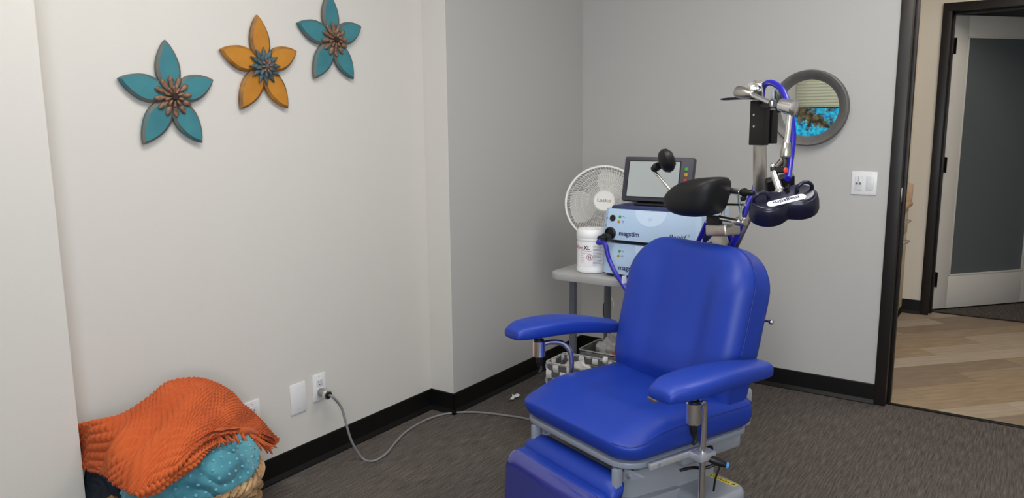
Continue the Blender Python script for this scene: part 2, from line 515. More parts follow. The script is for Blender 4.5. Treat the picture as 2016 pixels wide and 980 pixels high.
# room beyond
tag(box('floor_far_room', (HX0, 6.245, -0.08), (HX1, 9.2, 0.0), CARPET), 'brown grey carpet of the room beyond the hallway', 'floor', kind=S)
tag(box('wall_far_room', (HX0, 9.1, 0), (HX1, 9.2, H), WALL_SHADED_GREY), 'grey wall of the room beyond the hallway', 'wall', kind=S)
tag(box('wall_far_room_left', (HX0-0.1, YH, 0), (HX0, 9.2, H), WALL_SHADED_GREY), 'grey side wall of the room beyond the hallway', 'wall', kind=S)
# frosted glass door standing open
FROST = mat('frosted_glass', (93, 101, 102), 0.45, spec=0.4)
DOORW = mat('door_white_paint', (214, 212, 206), 0.4)
dang = math.atan2(0.70, 0.60)
d2 = thing('door_2', 'white door with a tall frosted glass panel standing half open', 'door', (D2X0+0.062, 6.275, 0.012), dang, kind=S)
dw, dh, dt, st = 0.93, 2.085, 0.045, 0.125
box('stile', (0, 0, 0), (st, dt, dh), DOORW, d2, 0.002)
box('stile', (dw-st, 0, 0), (dw, dt, dh), DOORW, d2, 0.002)
box('top_rail', (st, 0.0005, dh-0.14), (dw-st, dt-0.0005, dh), DOORW, d2, 0.001)
box('bottom_rail', (st, 0.0005, 0), (dw-st, dt-0.0005, 0.24), DOORW, d2, 0.001)
box('pane', (st-0.005, 0.016, 0.235), (dw-st+0.005, 0.028, dh-0.135), FROST, d2)
bm = bmesh.new()
for lo, hi in (((st, -0.002, 0.24), (st+0.012, 0.012, dh-0.14)), ((dw-st-0.012, -0.002, 0.24), (dw-st, 0.012, dh-0.14)), ((st, -0.002, 0.24), (dw-st, 0.012, 0.252)), ((st, -0.002, dh-0.152), (dw-st, 0.012, dh-0.14))):
    add_box(bm, lo, hi, 0.001)
finish(bm, 'glazing_bead', DOORW, d2)
for z in (0.17, 1.0, 1.82):
    hg = bmesh.new(); add_box(hg, (-0.004, -0.03, z), (-0.0005, 0.036, z+0.11)); add_lathe(hg, [(0.007, 0), (0.007, 0.11)], 10, Matrix.Translation((-0.006, -0.006, z)))
    finish(hg, 'hinge', BRONZE, d2)
# cabinet in the hallway
CABM = mat('maple_laminate', (222, 208, 180), 0.5, noise_amt=0.05, noise_scale=8)
TAN = mat('tan_counter', (196, 166, 132), 0.45)
cab = thing('cabinet', 'cream base cabinet with tan countertop past the doorway', 'cabinet', (-1.046, 5.6, 0))
box('body', (-0.4, -0.28, 0.09), (0.285, 0.28, 0.80), CABM, cab, 0.002)
box('toe_kick', (-0.38, -0.26, 0.0), (0.24, 0.26, 0.09), BASEB, cab)
box('drawer_front', (0.285, -0.27, 0.62), (0.303, 0.27, 0.79), CABM, cab, 0.002)
dd = box('door', (0.285, -0.27, 0.10), (0.303, 0.27, 0.61), CABM, cab, 0.002)
tube('handle', [(0.303, 0.05, 0.715), (0.33, 0.06, 0.715), (0.333, 0.12, 0.712), (0.33, 0.18, 0.715), (0.303, 0.19, 0.715)], 0.004, STEEL, cab, 8, smooth_n=4)
tube('handle', [(0.303, 0.05, 0.575), (0.33, 0.06, 0.575), (0.333, 0.12, 0.572), (0.33, 0.18, 0.575), (0.303, 0.19, 0.575)], 0.004, STEEL, dd, 8, smooth_n=4)
box('countertop', (-0.4, -0.29, 0.80), (0.325, 0.29, 0.835), TAN, cab, 0.012, seg=3)
box('side_splash', (-0.4, 0.265, 0.835), (0.318, 0.288, 0.955), TAN, cab, 0.002)
# hallway lamp
LAMP_E = mat('lamp_diffuser_hall', (255, 244, 224), 0.5, emit=(255, 245, 233), emit_s=9.5)
hl = thing('ceiling_light', 'ceiling light panel in the hallway, out of view', 'ceiling light', (0.3, 5.1, H))
box('housing', (-0.32, -0.62, -0.012), (0.32, 0.62, -0.001), WHITE_PL, hl, 0.002); box('diffuser', (-0.29, -0.59, -0.016), (0.29, 0.59, -0.0125), LAMP_E, hl)

# ------------------------------------------------------------------ room lamps
LAMP = mat('lamp_diffuser', (255, 250, 240), 0.5, emit=(255, 250, 243), emit_s=13.0)
for (lx, ly, nm) in ((-1.25, 1.15, 'ceiling light panel above the near half of the treatment room'), (-0.2, 2.6, 'ceiling light panel above the treatment chair')):
    t = thing('ceiling_light', nm, 'ceiling light', (lx, ly, H))
    box('housing', (-0.31, -0.61, -0.014), (0.31, 0.61, -0.001), WHITE_PL, t, 0.002); box('diffuser', (-0.28, -0.58, -0.018), (0.28, 0.58, -0.0145), LAMP, t)

# ------------------------------------------------------------------ windows, blinds, screen behind the photographer (the mirror shows all but the added second window)
GLASS = mat('window_glass', (255, 255, 255), 0.02, trans=1.0, spec=0.3)
BLIND = mat('cream_blind_slat', (232, 228, 212), 0.5)
_nt = BLIND.node_tree; _tr = _nt.nodes.new('ShaderNodeBsdfTranslucent'); _tr.inputs['Color'].default_value = (*lin((236, 232, 214)), 1)
_mx = _nt.nodes.new('ShaderNodeMixShader'); _mx.inputs[0].default_value = 0.45
_nt.links.new(_nt.nodes['Principled BSDF'].outputs[0], _mx.inputs[1]); _nt.links.new(_tr.outputs[0], _mx.inputs[2]); _nt.links.new(_mx.outputs[0], _nt.nodes['Material Output'].inputs['Surface'])
for i, wdw in enumerate((W1, W2)):
    t = thing('window_%d' % (i+1), ('window with lowered cream blinds behind the photographer', 'unseen window added to let daylight in behind the photographer')[i], 'window', kind=S)
    bm = bmesh.new(); f = 0.04
    add_box(bm, (wdw[0], YF-0.1, wdw[2]), (wdw[0]+f, YF-0.04, wdw[3]), 0.002); add_box(bm, (wdw[1]-f, YF-0.1, wdw[2]), (wdw[1], YF-0.04, wdw[3]), 0.002)
    add_box(bm, (wdw[0]+f, YF-0.1, wdw[2]), (wdw[1]-f, YF-0.04, wdw[2]+f), 0.002); add_box(bm, (wdw[0]+f, YF-0.1, wdw[3]-f), (wdw[1]-f, YF-0.04, wdw[3]), 0.002)
    finish(bm, 'window_frame', BRONZE, t)
    if i == 0: box('pane', (wdw[0]+f, YF-0.073, wdw[2]+f), (wdw[1]-f, YF-0.067, wdw[3]-f), GLASS, t)
    box('window_sill', (wdw[0]-0.0, YF-0.1, wdw[2]-0.02), (wdw[1]+0.0, YF+0.03, wdw[2]), WHITE_PL, t, 0.003)
bl = thing('window_blinds', 'cream horizontal blinds reflected in the round mirror', 'blinds', (0, YF+0.03, 0))
box('head_rail', (W1[0]+0.0, -0.02, 2.29), (W1[1]+0.02, 0.025, 2.33), BLIND, bl, 0.003)
slat = None
for k in range(44):
    z = 0.90+k*0.0315
    Ms = Matrix.Translation(((W1[0]+W1[1])/2, 0.0, z)) @ Matrix.Rotation(math.radians(62), 4, 'X')
    if slat is None:
        bm = bmesh.new(); hw = (W1[1]-W1[0])/2
        add_prism(bm, [(-0.018, 0.0), (0, 0.003), (0.018, 0.0), (0.018, 0.0012), (0, 0.0042), (-0.018, 0.0012)], -hw, hw, M=Matrix(((0, 0, 1, 0), (1, 0, 0, 0), (0, 1, 0, 0), (0, 0, 0, 1))))
        slat = finish(bm, 'slat', BLIND, bl, smooth=False); slat.matrix_local = Ms
    else: copy_part(slat, bl, Ms)
box('bottom_rail', (W1[0], -0.018, 0.865), (W1[1], 0.018, 0.885), BLIND, bl, 0.003)
for x in (W1[0]+0.10, W1[1]-0.2): tube('cord', [(x, 0.022, 0.88), (x, 0.022, 2.3)], 0.002, BLIND, bl, 6)
# reef picture on the screen
def reef_material():
    m = bpy.data.materials.new('reef_picture'); m.use_nodes = True
    nt = m.node_tree; b = nt.nodes['Principled BSDF']; b.inputs['Base Color'].default_value = (0.01, 0.01, 0.01, 1); b.inputs['Roughness'].default_value = 0.3
    tc = nt.nodes.new('ShaderNodeTexCoord')
    n = nt.nodes.new('ShaderNodeTexNoise'); n.inputs['Scale'].default_value = 3.6; n.inputs['Detail'].default_value = 5; n.inputs['Roughness'].default_value = 0.65; nt.links.new(tc.outputs['Object'], n.inputs['Vector'])
    n2 = nt.nodes.new('ShaderNodeTexNoise'); n2.inputs['Scale'].default_value = 22; n2.inputs['Detail'].default_value = 4; nt.links.new(tc.outputs['Object'], n2.inputs['Vector'])
    r1 = nt.nodes.new('ShaderNodeValToRGB'); e = r1.color_ramp.elements
    e[0].position = 0.42; e[0].color = (*lin((14, 14, 14)), 1); e[1].position = 0.68; e[1].color = (*lin((112, 98, 62)), 1)
    nt.links.new(n2.outputs['Fac'], r1.inputs['Fac'])
    r2 = nt.nodes.new('ShaderNodeValToRGB'); r2.color_ramp.elements[0].position = 0.45; r2.color_ramp.elements[1].position = 0.50
    nt.links.new(n.outputs['Fac'], r2.inputs['Fac'])
    r3 = nt.nodes.new('ShaderNodeValToRGB'); e = r3.color_ramp.elements
    e[0].position = 0.35; e[0].color = (*lin((0, 96, 160)), 1); e[1].position = 0.65; e[1].color = (*lin((30, 190, 215)), 1)
    nt.links.new(n2.outputs['Fac'], r3.inputs['Fac'])
    mx = nt.nodes.new('ShaderNodeMix'); mx.data_type = 'RGBA'
    nt.links.new(r2.outputs['Color'], mx.inputs[0]); nt.links.new(r1.outputs['Color'], mx.inputs[6]); nt.links.new(r3.outputs['Color'], mx.inputs[7])
    nt.links.new(mx.outputs[2], b.inputs['Emission Color']); b.inputs['Emission Strength'].default_value = 1.25
    return m
tv = thing('television', 'wall-mounted screen showing a blue reef, seen in the mirror', 'television', (-1.83, -0.43, 1.30))
box('body', (-0.385, -0.035, -0.215), (0.385, 0.0, 0.222), DARK, tv, 0.004)
box('screen', (-0.372, 0.0, -0.202), (0.372, 0.002, 0.209), reef_material(), tv)
cyl('wall_arm', (0, -0.035, 0), (0, -0.14, 0), 0.02, DARK, tv)

# ================================================================== WALL THINGS
# metal flowers
TEAL_P = mat('teal_distressed_paint', (58, 128, 138), 0.55, noise_amt=0.12, rgb2=(48, 112, 124), noise_scale=12, bump=0.2, bump_scale=80)
TEAL_E = mat('teal_worn_edge', (44, 98, 106), 0.6, noise_amt=0.3, rgb2=(110, 92, 76), noise_scale=18, bump=0.3, bump_scale=90)
GOLD_P = mat('gold_distressed_paint', (190, 128, 36), 0.55, noise_amt=0.1, rgb2=(172, 112, 28), noise_scale=14, bump=0.2, bump_scale=80)
GOLD_E = mat('gold_worn_edge', (168, 116, 44), 0.6, noise_amt=0.3, rgb2=(84, 56, 32), noise_scale=20, bump=0.3, bump_scale=90)
RUST = mat('rusty_brown_metal', (156, 120, 94), 0.5, metal=0.2, noise_amt=0.4, rgb2=(74, 54, 46), noise_scale=60, bump=0.3, bump_scale=150)
SLATE = mat('slate_blue_metal', (82, 102, 108), 0.5, metal=0.2, noise_amt=0.3, rgb2=(56, 72, 80), noise_scale=60)
HUB = mat('dark_rust_hub', (52, 40, 36), 0.7, metal=0.3, noise_amt=0.3, noise_scale=200)

def petal_outline(L0, L1, wmax, n=12):
    """leaf shape along +x from L0 to a pointed tip at L1"""
    up = []
    for k in range(n+1):
        t = k/n
        wv = wmax*(math.sin(PI*min(1, t*0.98+0.02)**0.86))**0.8 if 0 < t < 1 else (wmax*0.25 if t == 0 else 0.0)
        up.append((L0+(L1-L0)*t, wv))
    return up + [(x, -w_) for x, w_ in reversed(up[:-1])]

def flower(loc, rot_deg, label, face_m, edge_m, kind):
    t = thing('metal_flower', label, 'wall decoration', loc, group='metal flowers on the wall')
    # local frame: x = out of wall, y along wall, z up ; petals built in (y,z)
    B0 = Matrix(((0, 0, 1, 0), (1, 0, 0, 0), (0, 1, 0, 0), (0, 0, 0, 1)))
    for i, (a, ln) in enumerate(((92, 0.181), (163, 0.181), (-126, 0.187), (-57, 0.181), (21, 0.170))):
        M = B0 @ Matrix.Rotation(math.radians(a+rot_deg), 4, 'Z')
        ol = petal_outline(0.012, ln, 0.043)
        bm = bmesh.new()
        n = len(ol)
        def ring(k, z): 
            cx = (0.012+ln)/2
            return [bm.verts.new(M @ Vector((cx+(x-cx)*(1-(1-k)*0.55), y*k, z))) for x, y in ol]
        rs = [ring(1.0, 0.006+0.0007*i), ring(1.0, 0.016+0.0007*i), ring(0.78, 0.022+0.0007*i)]
        for a_, b_ in zip(rs[:-1], rs[1:]):
            for k in range(n): bm.faces.new((a_[k], a_[(k+1) % n], b_[(k+1) % n], b_[k]))
        bm.faces.new(rs[0][::-1]); top = bm.faces.new(rs[-1])
        o = finish(bm, 'petal', [face_m, edge_m], t, sharp=0.3)
        for p in o.data.polygons: p.material_index = 0 if len(p.vertices) > 8 and (p.normal.x > 0.5) else 1
    def rosette(nr, r0, r1, wd_, zb, zt, material, off, pointed=False):
        for k in range(nr):
            M = B0 @ Matrix.Rotation(2*PI*(k+off)/nr, 4, 'Z')
            bm = bmesh.new()
            prof = []
            N = 8; cols = 5
            grid = []
            for i in range(N+1):
                s_ = i/N
                if pointed: wv = wd_*(math.sin(PI*(0.12+0.88*s_)))**0.8 if i < N else 0.0004
                else: wv = wd_*(0.35+0.65*sm(0.1, 0.75, s_))*(1 if s_ < 0.8 else math.sqrt(max(0.02, 1-((s_-0.8)/0.2)**2)))
                row = []
                for j in range(cols):
                    q = -1+2*j/(cols-1)
                    lift = zb+(zt-zb)*math.sin(PI*s_*0.75)+0.004*(1-q*q)
                    row.append(bm.verts.new(M @ Vector((r0+(r1-r0)*s_, wv*q, lift))))
                grid.append(row)
            low = [[bm.verts.new(v.co-Vector((0.003, 0, 0))) for v in row] for row in grid]
            for i in range(N):
                for j in range(cols-1):
                    bm.faces.new((grid[i][j], grid[i+1][j], grid[i+1][j+1], grid[i][j+1]))
                    bm.faces.new((low[i][j], low[i][j+1], low[i+1][j+1], low[i+1][j]))
            for i in range(N):
                bm.faces.new((grid[i][0], low[i][0], low[i+1][0], grid[i+1][0])); bm.faces.new((grid[i][-1], grid[i+1][-1], low[i+1][-1], low[i][-1]))
            for j in range(cols-1):
                bm.faces.new((grid[0][j], grid[0][j+1], low[0][j+1], low[0][j])); bm.faces.new((grid[N][j], low[N][j], low[N][j+1], grid[N][j+1]))
            finish(bm, 'small_petal', material, t, sharp=1.2)
    if kind == 'rust':
        rosette(12, 0.006, 0.067, 0.0092, 0.022, 0.029, RUST, 0.2)
        rosette(10, 0.004, 0.036, 0.0058, 0.029, 0.034, RUST, 0.5)
        bm = bmesh.new(); add_lathe(bm, [(0, 0.026), (0.012, 0.028), (0.013, 0.036), (0.010, 0.041), (0, 0.042)], 16, B0)
        finish(bm, 'centre', HUB, t)
        for q in range(14):
            a = q*2.4; r_ = 0.0032*math.sqrt(q)
            bm = bmesh.new(); add_lathe(bm, [(0.0022, 0), (0.0022, 0.0015), (0, 0.0026)], 8, B0 @ Matrix.Translation((r_*math.cos(a), r_*math.sin(a), 0.0405)))
            finish(bm, 'bead', HUB, t)
    else:
        rosette(12, 0.006, 0.068, 0.010, 0.024, 0.031, SLATE, 0.1, True)
        rosette(10, 0.004, 0.044, 0.008, 0.031, 0.037, SLATE, 0.4, True)
        rosette(8, 0.003, 0.024, 0.0045, 0.037, 0.044, RUST, 0.2)
        bm = bmesh.new(); add_lathe(bm, [(0, 0.03), (0.008, 0.032), (0.008, 0.044), (0, 0.047)], 12, B0)
        finish(bm, 'centre', SLATE, t)
    box('hanger', (0.0, -0.02, 0.02), (0.006, 0.02, 0.028), HUB, t)
flower((XL, 1.485, 1.480), 0, 'lowest teal metal flower, left of the yellow one', TEAL_P, TEAL_E, 'rust')
flower((XL, 1.855, 1.597), 1.5, 'mustard yellow metal flower with slate blue centre', GOLD_P, GOLD_E, 'slate')
flower((XL, 2.200, 1.719), 1.5, 'highest teal metal flower, right of the yellow one', TEAL_P, TEAL_E, 'rust')

# wall plates on the left wall (local: x out of wall, y along, z up)
PLATE_SLOT = mat('slot_dark', (40, 40, 42), 0.6)
def plate(loc, label, cat, w=0.072, h=0.116, kind='blank'):
    t = thing('wall_plate' if kind == 'blank' else 'wall_outlet', label, cat, loc, group='plates on the flower wall')
    box('cover', (0, -w/2, -h/2), (0.006, w/2, h/2), WHITE_PL, t, 0.002)
    if kind == 'blank':
        for z in (-0.042, 0.042): cyl('screw', (0.0055, 0, z), (0.0072, 0, z), 0.003, WHITE_PL2, t, 10)
    else:
        for z in (-0.0195, 0.0195):
            if kind == 'decor' and z < 0: continue
            if kind == 'decor':
                o = box('receptacle', (0.005, -0.017, -0.034), (0.0075, 0.017, 0.034), WHITE_PL2, t, 0.001)
                zs = (-0.017, 0.017)
            else:
                o = box('receptacle', (0.005, -0.016, z-0.0145), (0.0078, 0.016, z+0.0145), WHITE_PL2, t, 0.001); zs = (z,)
            for zz in zs:
                for yy, hh in ((-0.0063, 0.009), (0.0063, 0.0075)):
                    box('slot', (0.0070, yy-0.0012, zz+0.001), (0.0081, yy+0.0012, zz+0.001+hh), PLATE_SLOT, o)
                cyl('slot', (0.0070, 0, zz-0.007), (0.0081, 0, zz-0.007), 0.0026, PLATE_SLOT, o, 10)
        for z in ((0.048, -0.048) if kind == 'decor' else (0.0, 0.046)): cyl('screw', (0.0055, 0, z), (0.0072, 0, z), 0.003, WHITE_PL2, t, 10)
    return t
plate((XL, 1.941, 0.303), 'blank white wall plate between the two outlets', 'wall plate', 0.078, 0.124)
plate((XL, 2.051, 0.317), 'white wall outlet with the grey cord plugged in', 'outlet', 0.068, 0.112, kind='duplex')
plate((XL, 1.722, 0.300), 'white wall outlet half hidden behind the orange throw', 'outlet', 0.070, 0.118, kind='decor')
# plug and cord
CLEAR = mat('clear_plug_plastic', (206, 204, 198), 0.08, trans=0.75, spec=0.5)
CORD = mat('grey_cord', (126, 126, 128), 0.5)
pc = thing('power_cord', 'grey power cord with clear hospital plug running to the chair', 'power cord', (XL+0.0085, 2.051, 0.297))
P0 = Vector((XL+0.0085, 2.051, 0.297))
pdir = Vector((1, -0.12, -0.02)).normalized()
rod('plug_body', [(0.015, 0), (0.018, 0.25), (0.0165, 0.6), (0.0165, 1)], (0, 0, 0), pdir*0.038, CLEAR, pc)
rod('plug_core', [(0.006, 0), (0.009, 0.3), (0.011, 0.7), (0.006, 1)], (0.001, 0, 0), pdir*0.036, STEEL, pc)
rod('collar', [(0.0165, 0), (0.0185, 0.1), (0.0185, 0.9), (0.0155, 1)], pdir*0.038, pdir*0.056, CHROME, pc)
rod('strain_relief', [(0.0145, 0), (0.0135, 0.6), (0.007, 1)], pdir*0.056, pdir*0.064, DARK, pc)
cpts = [P0+pdir*0.06, P0+pdir*0.085, (-2.2950, 2.0792, 0.2391), (-2.2750, 2.0842, 0.1672), (-2.2620, 2.0985, 0.0901)]
cpts += [(-2.247, 2.140, 0.006), (-2.1916, 2.1494, 0.0060), (-2.1982, 2.2286, 0.0060), (-2.2497, 2.3464, 0.0060), (-2.2915, 2.4685, 0.0060), (-2.3040, 2.6135, 0.0060), (-2.2729, 2.7265, 0.0060), (-2.1825, 2.8097, 0.0060), (-2.0502, 2.8572, 0.0060), (-1.9065, 2.8826, 0.0060), (-1.75, 2.86, 0.006), (-1.45, 2.70, 0.006), (-1.15, 2.42, 0.006)]
tube('cord', [Vector(p)-P0 for p in cpts], 0.0052, CORD, pc, 10, smooth_n=6)

# round mirror
MIRF = mat('grey_brushed_frame', (108, 106, 104), 0.5, metal=0.35, noise_amt=0.08, noise_scale=30, bump=0.15, bump_scale=60)
MIRG = mat('mirror_glass', (235, 238, 236), 0.0, metal=1.0)
mc = (-0.975, YK, 1.446)
mir = thing('wall_mirror', 'round mirror in a wide grey metal frame', 'mirror', mc)
My = Matrix(((1, 0, 0, 0), (0, 0, -1, 0), (0, 1, 0, 0), (0, 0, 0, 1)))   # local z -> -y (out of wall)
bm = bmesh.new()
add_lathe(bm, [(0.136, 0.010), (0.140, 0.012), (0.150, 0.024), (0.168, 0.040), (0.178, 0.043), (0.183, 0.040), (0.184, 0.030), (0.184, 0.002), (0.136, 0.002), (0.136, 0.010)], 72, My, cap=False)
finish(bm, 'frame', MIRF, mir)
bm = bmesh.new(); add_lathe(bm, [(0.141, 0.0065), (0.141, 0.0105)], 64, My); finish(bm, 'glass', MIRG, mir)
# light switch
swt = thing('light_switch', 'white double-gang light switch plate beside the doorway', 'switch', (-0.706, YK, 1.087))
box('cover', (-0.057, -0.006, -0.0555), (0.057, 0, 0.0555), WHITE_PL, swt, 0.002)
rk = box('rocker', (-0.041, -0.009, -0.034), (-0.009, -0.005, 0.034), WHITE_PL2, swt, 0.0015)
GREYD = mat('grey_dot', (110, 110, 116), 0.5)
for dx in (-0.0325, -0.0175):
    cyl('button', (dx, -0.0088, -0.002), (dx, -0.0105, -0.002), 0.0058, GREYD, rk, 12)
box('divider', (-0.0256, -0.0098, 0.005), (-0.0244, -0.0085, 0.032), GREYD, rk)
box('rocker', (0.009, -0.0085, -0.034), (0.041, -0.005, 0.034), WHITE_PL2, swt, 0.0015)
for dx in (-0.025, 0.025):
    for z in (-0.048, 0.048): cyl('screw', (dx, -0.0055, z), (dx, -0.007, z), 0.0028, WHITE_PL2, swt, 10)
# ================================================================== TABLE CORNER
TT = 0.74
tb = thing('side_table', 'grey laminate table with rounded corners behind the chair', 'table', (-1.40, 3.11, 0))
prism('tabletop', [(x, y) for x, y in rrect(0.71, 0.60, (0.06, 0.06, 0.06, 0.06), 8)], TT-0.03, TT, TABLE_TOP, tb, 0.004)
for (x, y) in ((-0.31, -0.15), (-0.325, 0.215), (0.30, -0.15), (0.30, 0.215)):
    rod('leg', [(0.0175, 0.01), (0.0175, 1)], (x, y, 0.0), (x, y, TT-0.03), TABLE_LEG, tb)
    rod('foot', [(0.02, 0), (0.022, 0.3), (0.018, 1)], (x, y, 0.0), (x, y, 0.02), DARK, tb)
for x in (-0.315, 0.30):
    bm = bmesh.new()
    Mg = Matrix(((0, 0, 1, x-0.008), (1, 0, 0, 0), (0, 1, 0, 0), (0, 0, 0, 1)))
    add_prism(bm, [(-0.13, TT-0.031), (-0.13, TT-0.060), (-0.10, TT-0.066), (-0.02, TT-0.064), (0.08, TT-0.052), (0.19, TT-0.045), (0.19, TT-0.031)], 0, 0.016, M=Mg)
    finish(bm, 'bracket', DARK, tb, smooth=False)
box('lower_shelf', (-0.29, -0.395, 0.212), (0.30, 0.235, 0.228), TABLE_TOP, tb, 0.003)

# stimulator units
GREEN_L = mat('green_indicator', (52, 140, 64), 0.3, emit=(40, 150, 60), emit_s=0.15)
AMBER_L = mat('amber_indicator', (176, 128, 22), 0.3, emit=(170, 120, 10), emit_s=0.12)
RED_L = mat('red_indicator', (176, 40, 36), 0.3, emit=(170, 30, 20), emit_s=0.15)
def icon_tube(pts, M, parent, r=0.0005, closed=False):
    bm = bmesh.new(); add_tube(bm, [M @ Vector(p) for p in pts], r, 5, closed); return finish(bm, 'symbol', PRINT_NAVY, parent)
def unit(zb, h, label, upper):
    t = thing('stimulator_unit', label, 'medical device', (-1.302, 2.87, zb), group='stacked stimulator units')
    w2, dp = 0.2145, 0.36
    # front panel: slightly bowed, leaning, sides slanting in at the top
    bm = bmesh.new(); nx, nz = 24, 12; grid = []
    def fr(a, b):
        hw = w2*(1-0.028*b*b)
        x = a*hw
        y = -0.012*(1-a*a)+0.016*(b**2)*1.0
        e = max(0, abs(a)-0.94)/0.06
        return Vector((x, y+0.012*e*e, 0.016+(h-0.016)*b))
    for j in range(nz+1): grid.append([bm.verts.new(fr(-1+2*i/nx, j/nz)) for i in range(nx+1)])
    back = [[bm.verts.new(v.co+Vector((0, 0.05-v.co.y, 0))) for v in row] for row in grid]
    for j in range(nz):
        for i in range(nx): bm.faces.new((grid[j][i], grid[j][i+1], grid[j+1][i+1], grid[j+1][i])); bm.faces.new((back[j][i], back[j+1][i], back[j+1][i+1], back[j][i+1]))
        bm.faces.new((grid[j][0], grid[j+1][0], back[j+1][0], back[j][0])); bm.faces.new((grid[j][nx], back[j][nx], back[j+1][nx], grid[j+1][nx]))
    for i in range(nx):
        bm.faces.new((grid[0][i], back[0][i], back[0][i+1], grid[0][i+1])); bm.faces.new((grid[nz][i], grid[nz][i+1], back[nz][i+1], back[nz][i]))
    finish(bm, 'front_panel', PALEBLUE, t, sharp=0.5)
    box('case', (-w2+0.008, 0.05, 0.014), (w2-0.008, dp, h-0.006), PALEBLUE, t, 0.006)
    if upper: box('lid', (-w2+0.03, 0.02, h-0.007), (w2-0.012, dp-0.03, h+0.012), DKBLUE, t, 0.006)
    box('plinth', (-w2+0.016, 0.012, 0.004), (w2-0.016, dp-0.02, 0.0155), NAVY, t, 0.002)
    for sx in (-1, 1):
        for yy in (0.05, dp-0.06): cyl('foot', (sx*(w2-0.05), yy, 0), (sx*(w2-0.05), yy, 0.005), 0.012, DARK, t, 12)
    def on(a, b): 
        p = fr(a, b); return p
    def fm(a, b):
        p = on(a, b); dx = (on(a+0.01, b)-p).normalized(); dz = (on(a, b+0.01)-p).normalized(); n = dx.cross(dz).normalized()
        if n.y > 0: n = -n
        return Matrix(((dx.x, dz.x, n.x, p.x+n.x*0.0004), (dx.y, dz.y, n.y, p.y+n.y*0.0004), (dx.z, dz.z, n.z, p.z+n.z*0.0004), (0, 0, 0, 1)))
    # paler round recess at the top middle
    bm = bmesh.new(); N = 16
    ctr = [bm.verts.new(fr(0.02+0.33*x, 1.0-0.50*(1-0)*y)+Vector((0, -0.0008, 0))) for x, y in [(math.cos(PI*k/N), math.sin(PI*k/N)) for k in range(N+1)]]
    mid = bm.verts.new(fr(0.02, 0.97)+Vector((0, -0.0008, 0)))
    for k in range(N): bm.faces.new((ctr[k], ctr[k+1], mid))
    finish(bm, 'recess_panel', PALEBLUE2, t, smooth=False)
    yy = 0.0
    if upper:
        M = fm(-0.795, 0.70)
        bm = bmesh.new(); add_lathe(bm, [(0.0135, 0), (0.0135, 0.003), (0.0115, 0.005), (0.010, 0.0045), (0, 0.0040)], 20, M); finish(bm, 'power_button', DARK, t)
        M = fm(-0.815, 0.20)
        bm = bmesh.new(); add_lathe(bm, [(0.026, -0.004), (0.026, 0.006), (0.022, 0.010), (0.020, 0.010), (0.020, 0.003), (0, 0.003)], 24, M); finish(bm, 'socket', DARK, t)
        icon_tube([(0.0045*math.sin(0.6+k*(2*PI-1.2)/12), 0.0045*math.cos(0.6+k*(2*PI-1.2)/12), 0) for k in range(13)], fm(-0.925, 0.69), t)
        icon_tube([(0, 0.001, 0), (0, 0.006, 0)], fm(-0.925, 0.69), t)
        icon_tube([(-0.004, -0.004, 0), (0.004, -0.004, 0), (0.004, 0.004, 0), (-0.004, 0.004, 0)], fm(-0.945, 0.44), t, closed=True)
        icon_tube([(0, -0.0022, 0), (0, 0.0022, 0)], fm(-0.945, 0.44), t)
    for b, mm in ((0.76, GREEN_L), (0.60, AMBER_L)):
        bm = bmesh.new(); add_lathe(bm, [(0.0062, 0), (0.0062, 0.0015), (0.005, 0.003), (0, 0.0035)], 14, fm(-0.635 if b > 0.7 else -0.65, b)); finish(bm, 'indicator_light', mm, t)
    icon_tube([(-0.0045, 0, 0), (-0.0025, 0.003, 0), (-0.0005, 0.001, 0), (0.0005, -0.002, 0), (0.0025, -0.003, 0), (0.0045, 0, 0)], fm(-0.55, 0.76), t, 0.0007)
    icon_tube([(0.0045*math.cos(k*PI/7), 0.0045*math.sin(k*PI/7), 0) for k in range(14)], fm(-0.56, 0.60), t, 0.0005, True)
    icon_tube([(0, 0, 0), (0, 0.003, 0)], fm(-0.56, 0.60), t)
    text('lettering', 'magstim', 0.0285, fm(-0.405, 0.225), PRINT_NAVY, t, bold=0.00045, xscale=1.0)
    if upper:
        text('lettering', 'Rapid', 0.030, fm(0.555, 0.235) @ Matrix.Rotation(0.06, 4, 'Z'), PRINT_NAVY, t, shear=0.45, xscale=1.05, bold=0.0001)
        text('lettering', '2', 0.014, fm(0.79, 0.31), PRINT_NAVY, t, shear=0.3)
    return t
unit(TT, 0.143, 'pale blue stimulator unit at the bottom of the stack on the table', False)
unit(TT+0.145, 0.143, 'pale blue stimulator unit on top, with the cable plugged in', True)

# monitor on the units
BEZEL = mat('charcoal_bezel', (52, 50, 62), 0.5)
SCR = mat('screen_grey_reflection', (150, 156, 156), 0.22, spec=0.6, emit=(150, 156, 154), emit_s=0.22)  # grey base and faint glow stand in for the reflection on the screen
mo = thing('monitor', 'small dark framed touch monitor standing on the stimulator units', 'monitor', (-1.335, 3.0, TT+0.145+0.156), math.radians(3))
prism('stand', rrect(0.17, 0.12, 0.03), 0, 0.008, DARK, mo, 0.002)
box('neck', (-0.035, -0.005, 0.008), (0.035, 0.03, 0.07), DARK, mo, 0.006)
Mm = Matrix.Translation((0, -0.018, 0.013)) @ Matrix.Rotation(math.radians(-14), 4, 'X')
Mxz = Mm @ Matrix(((1, 0, 0, 0), (0, 0, -1, 0), (0, 1, 0, 0), (0, 0, 0, 1)))
bm = bmesh.new(); add_prism(bm, [(x*(1-0.06*(0.5-y/0.19)*0.2), y+0.097) for x, y in rrect(0.305, 0.19, 0.008, 4)], -0.035, 0, 0.004, Mxz); finish(bm, 'housing', BEZEL, mo)
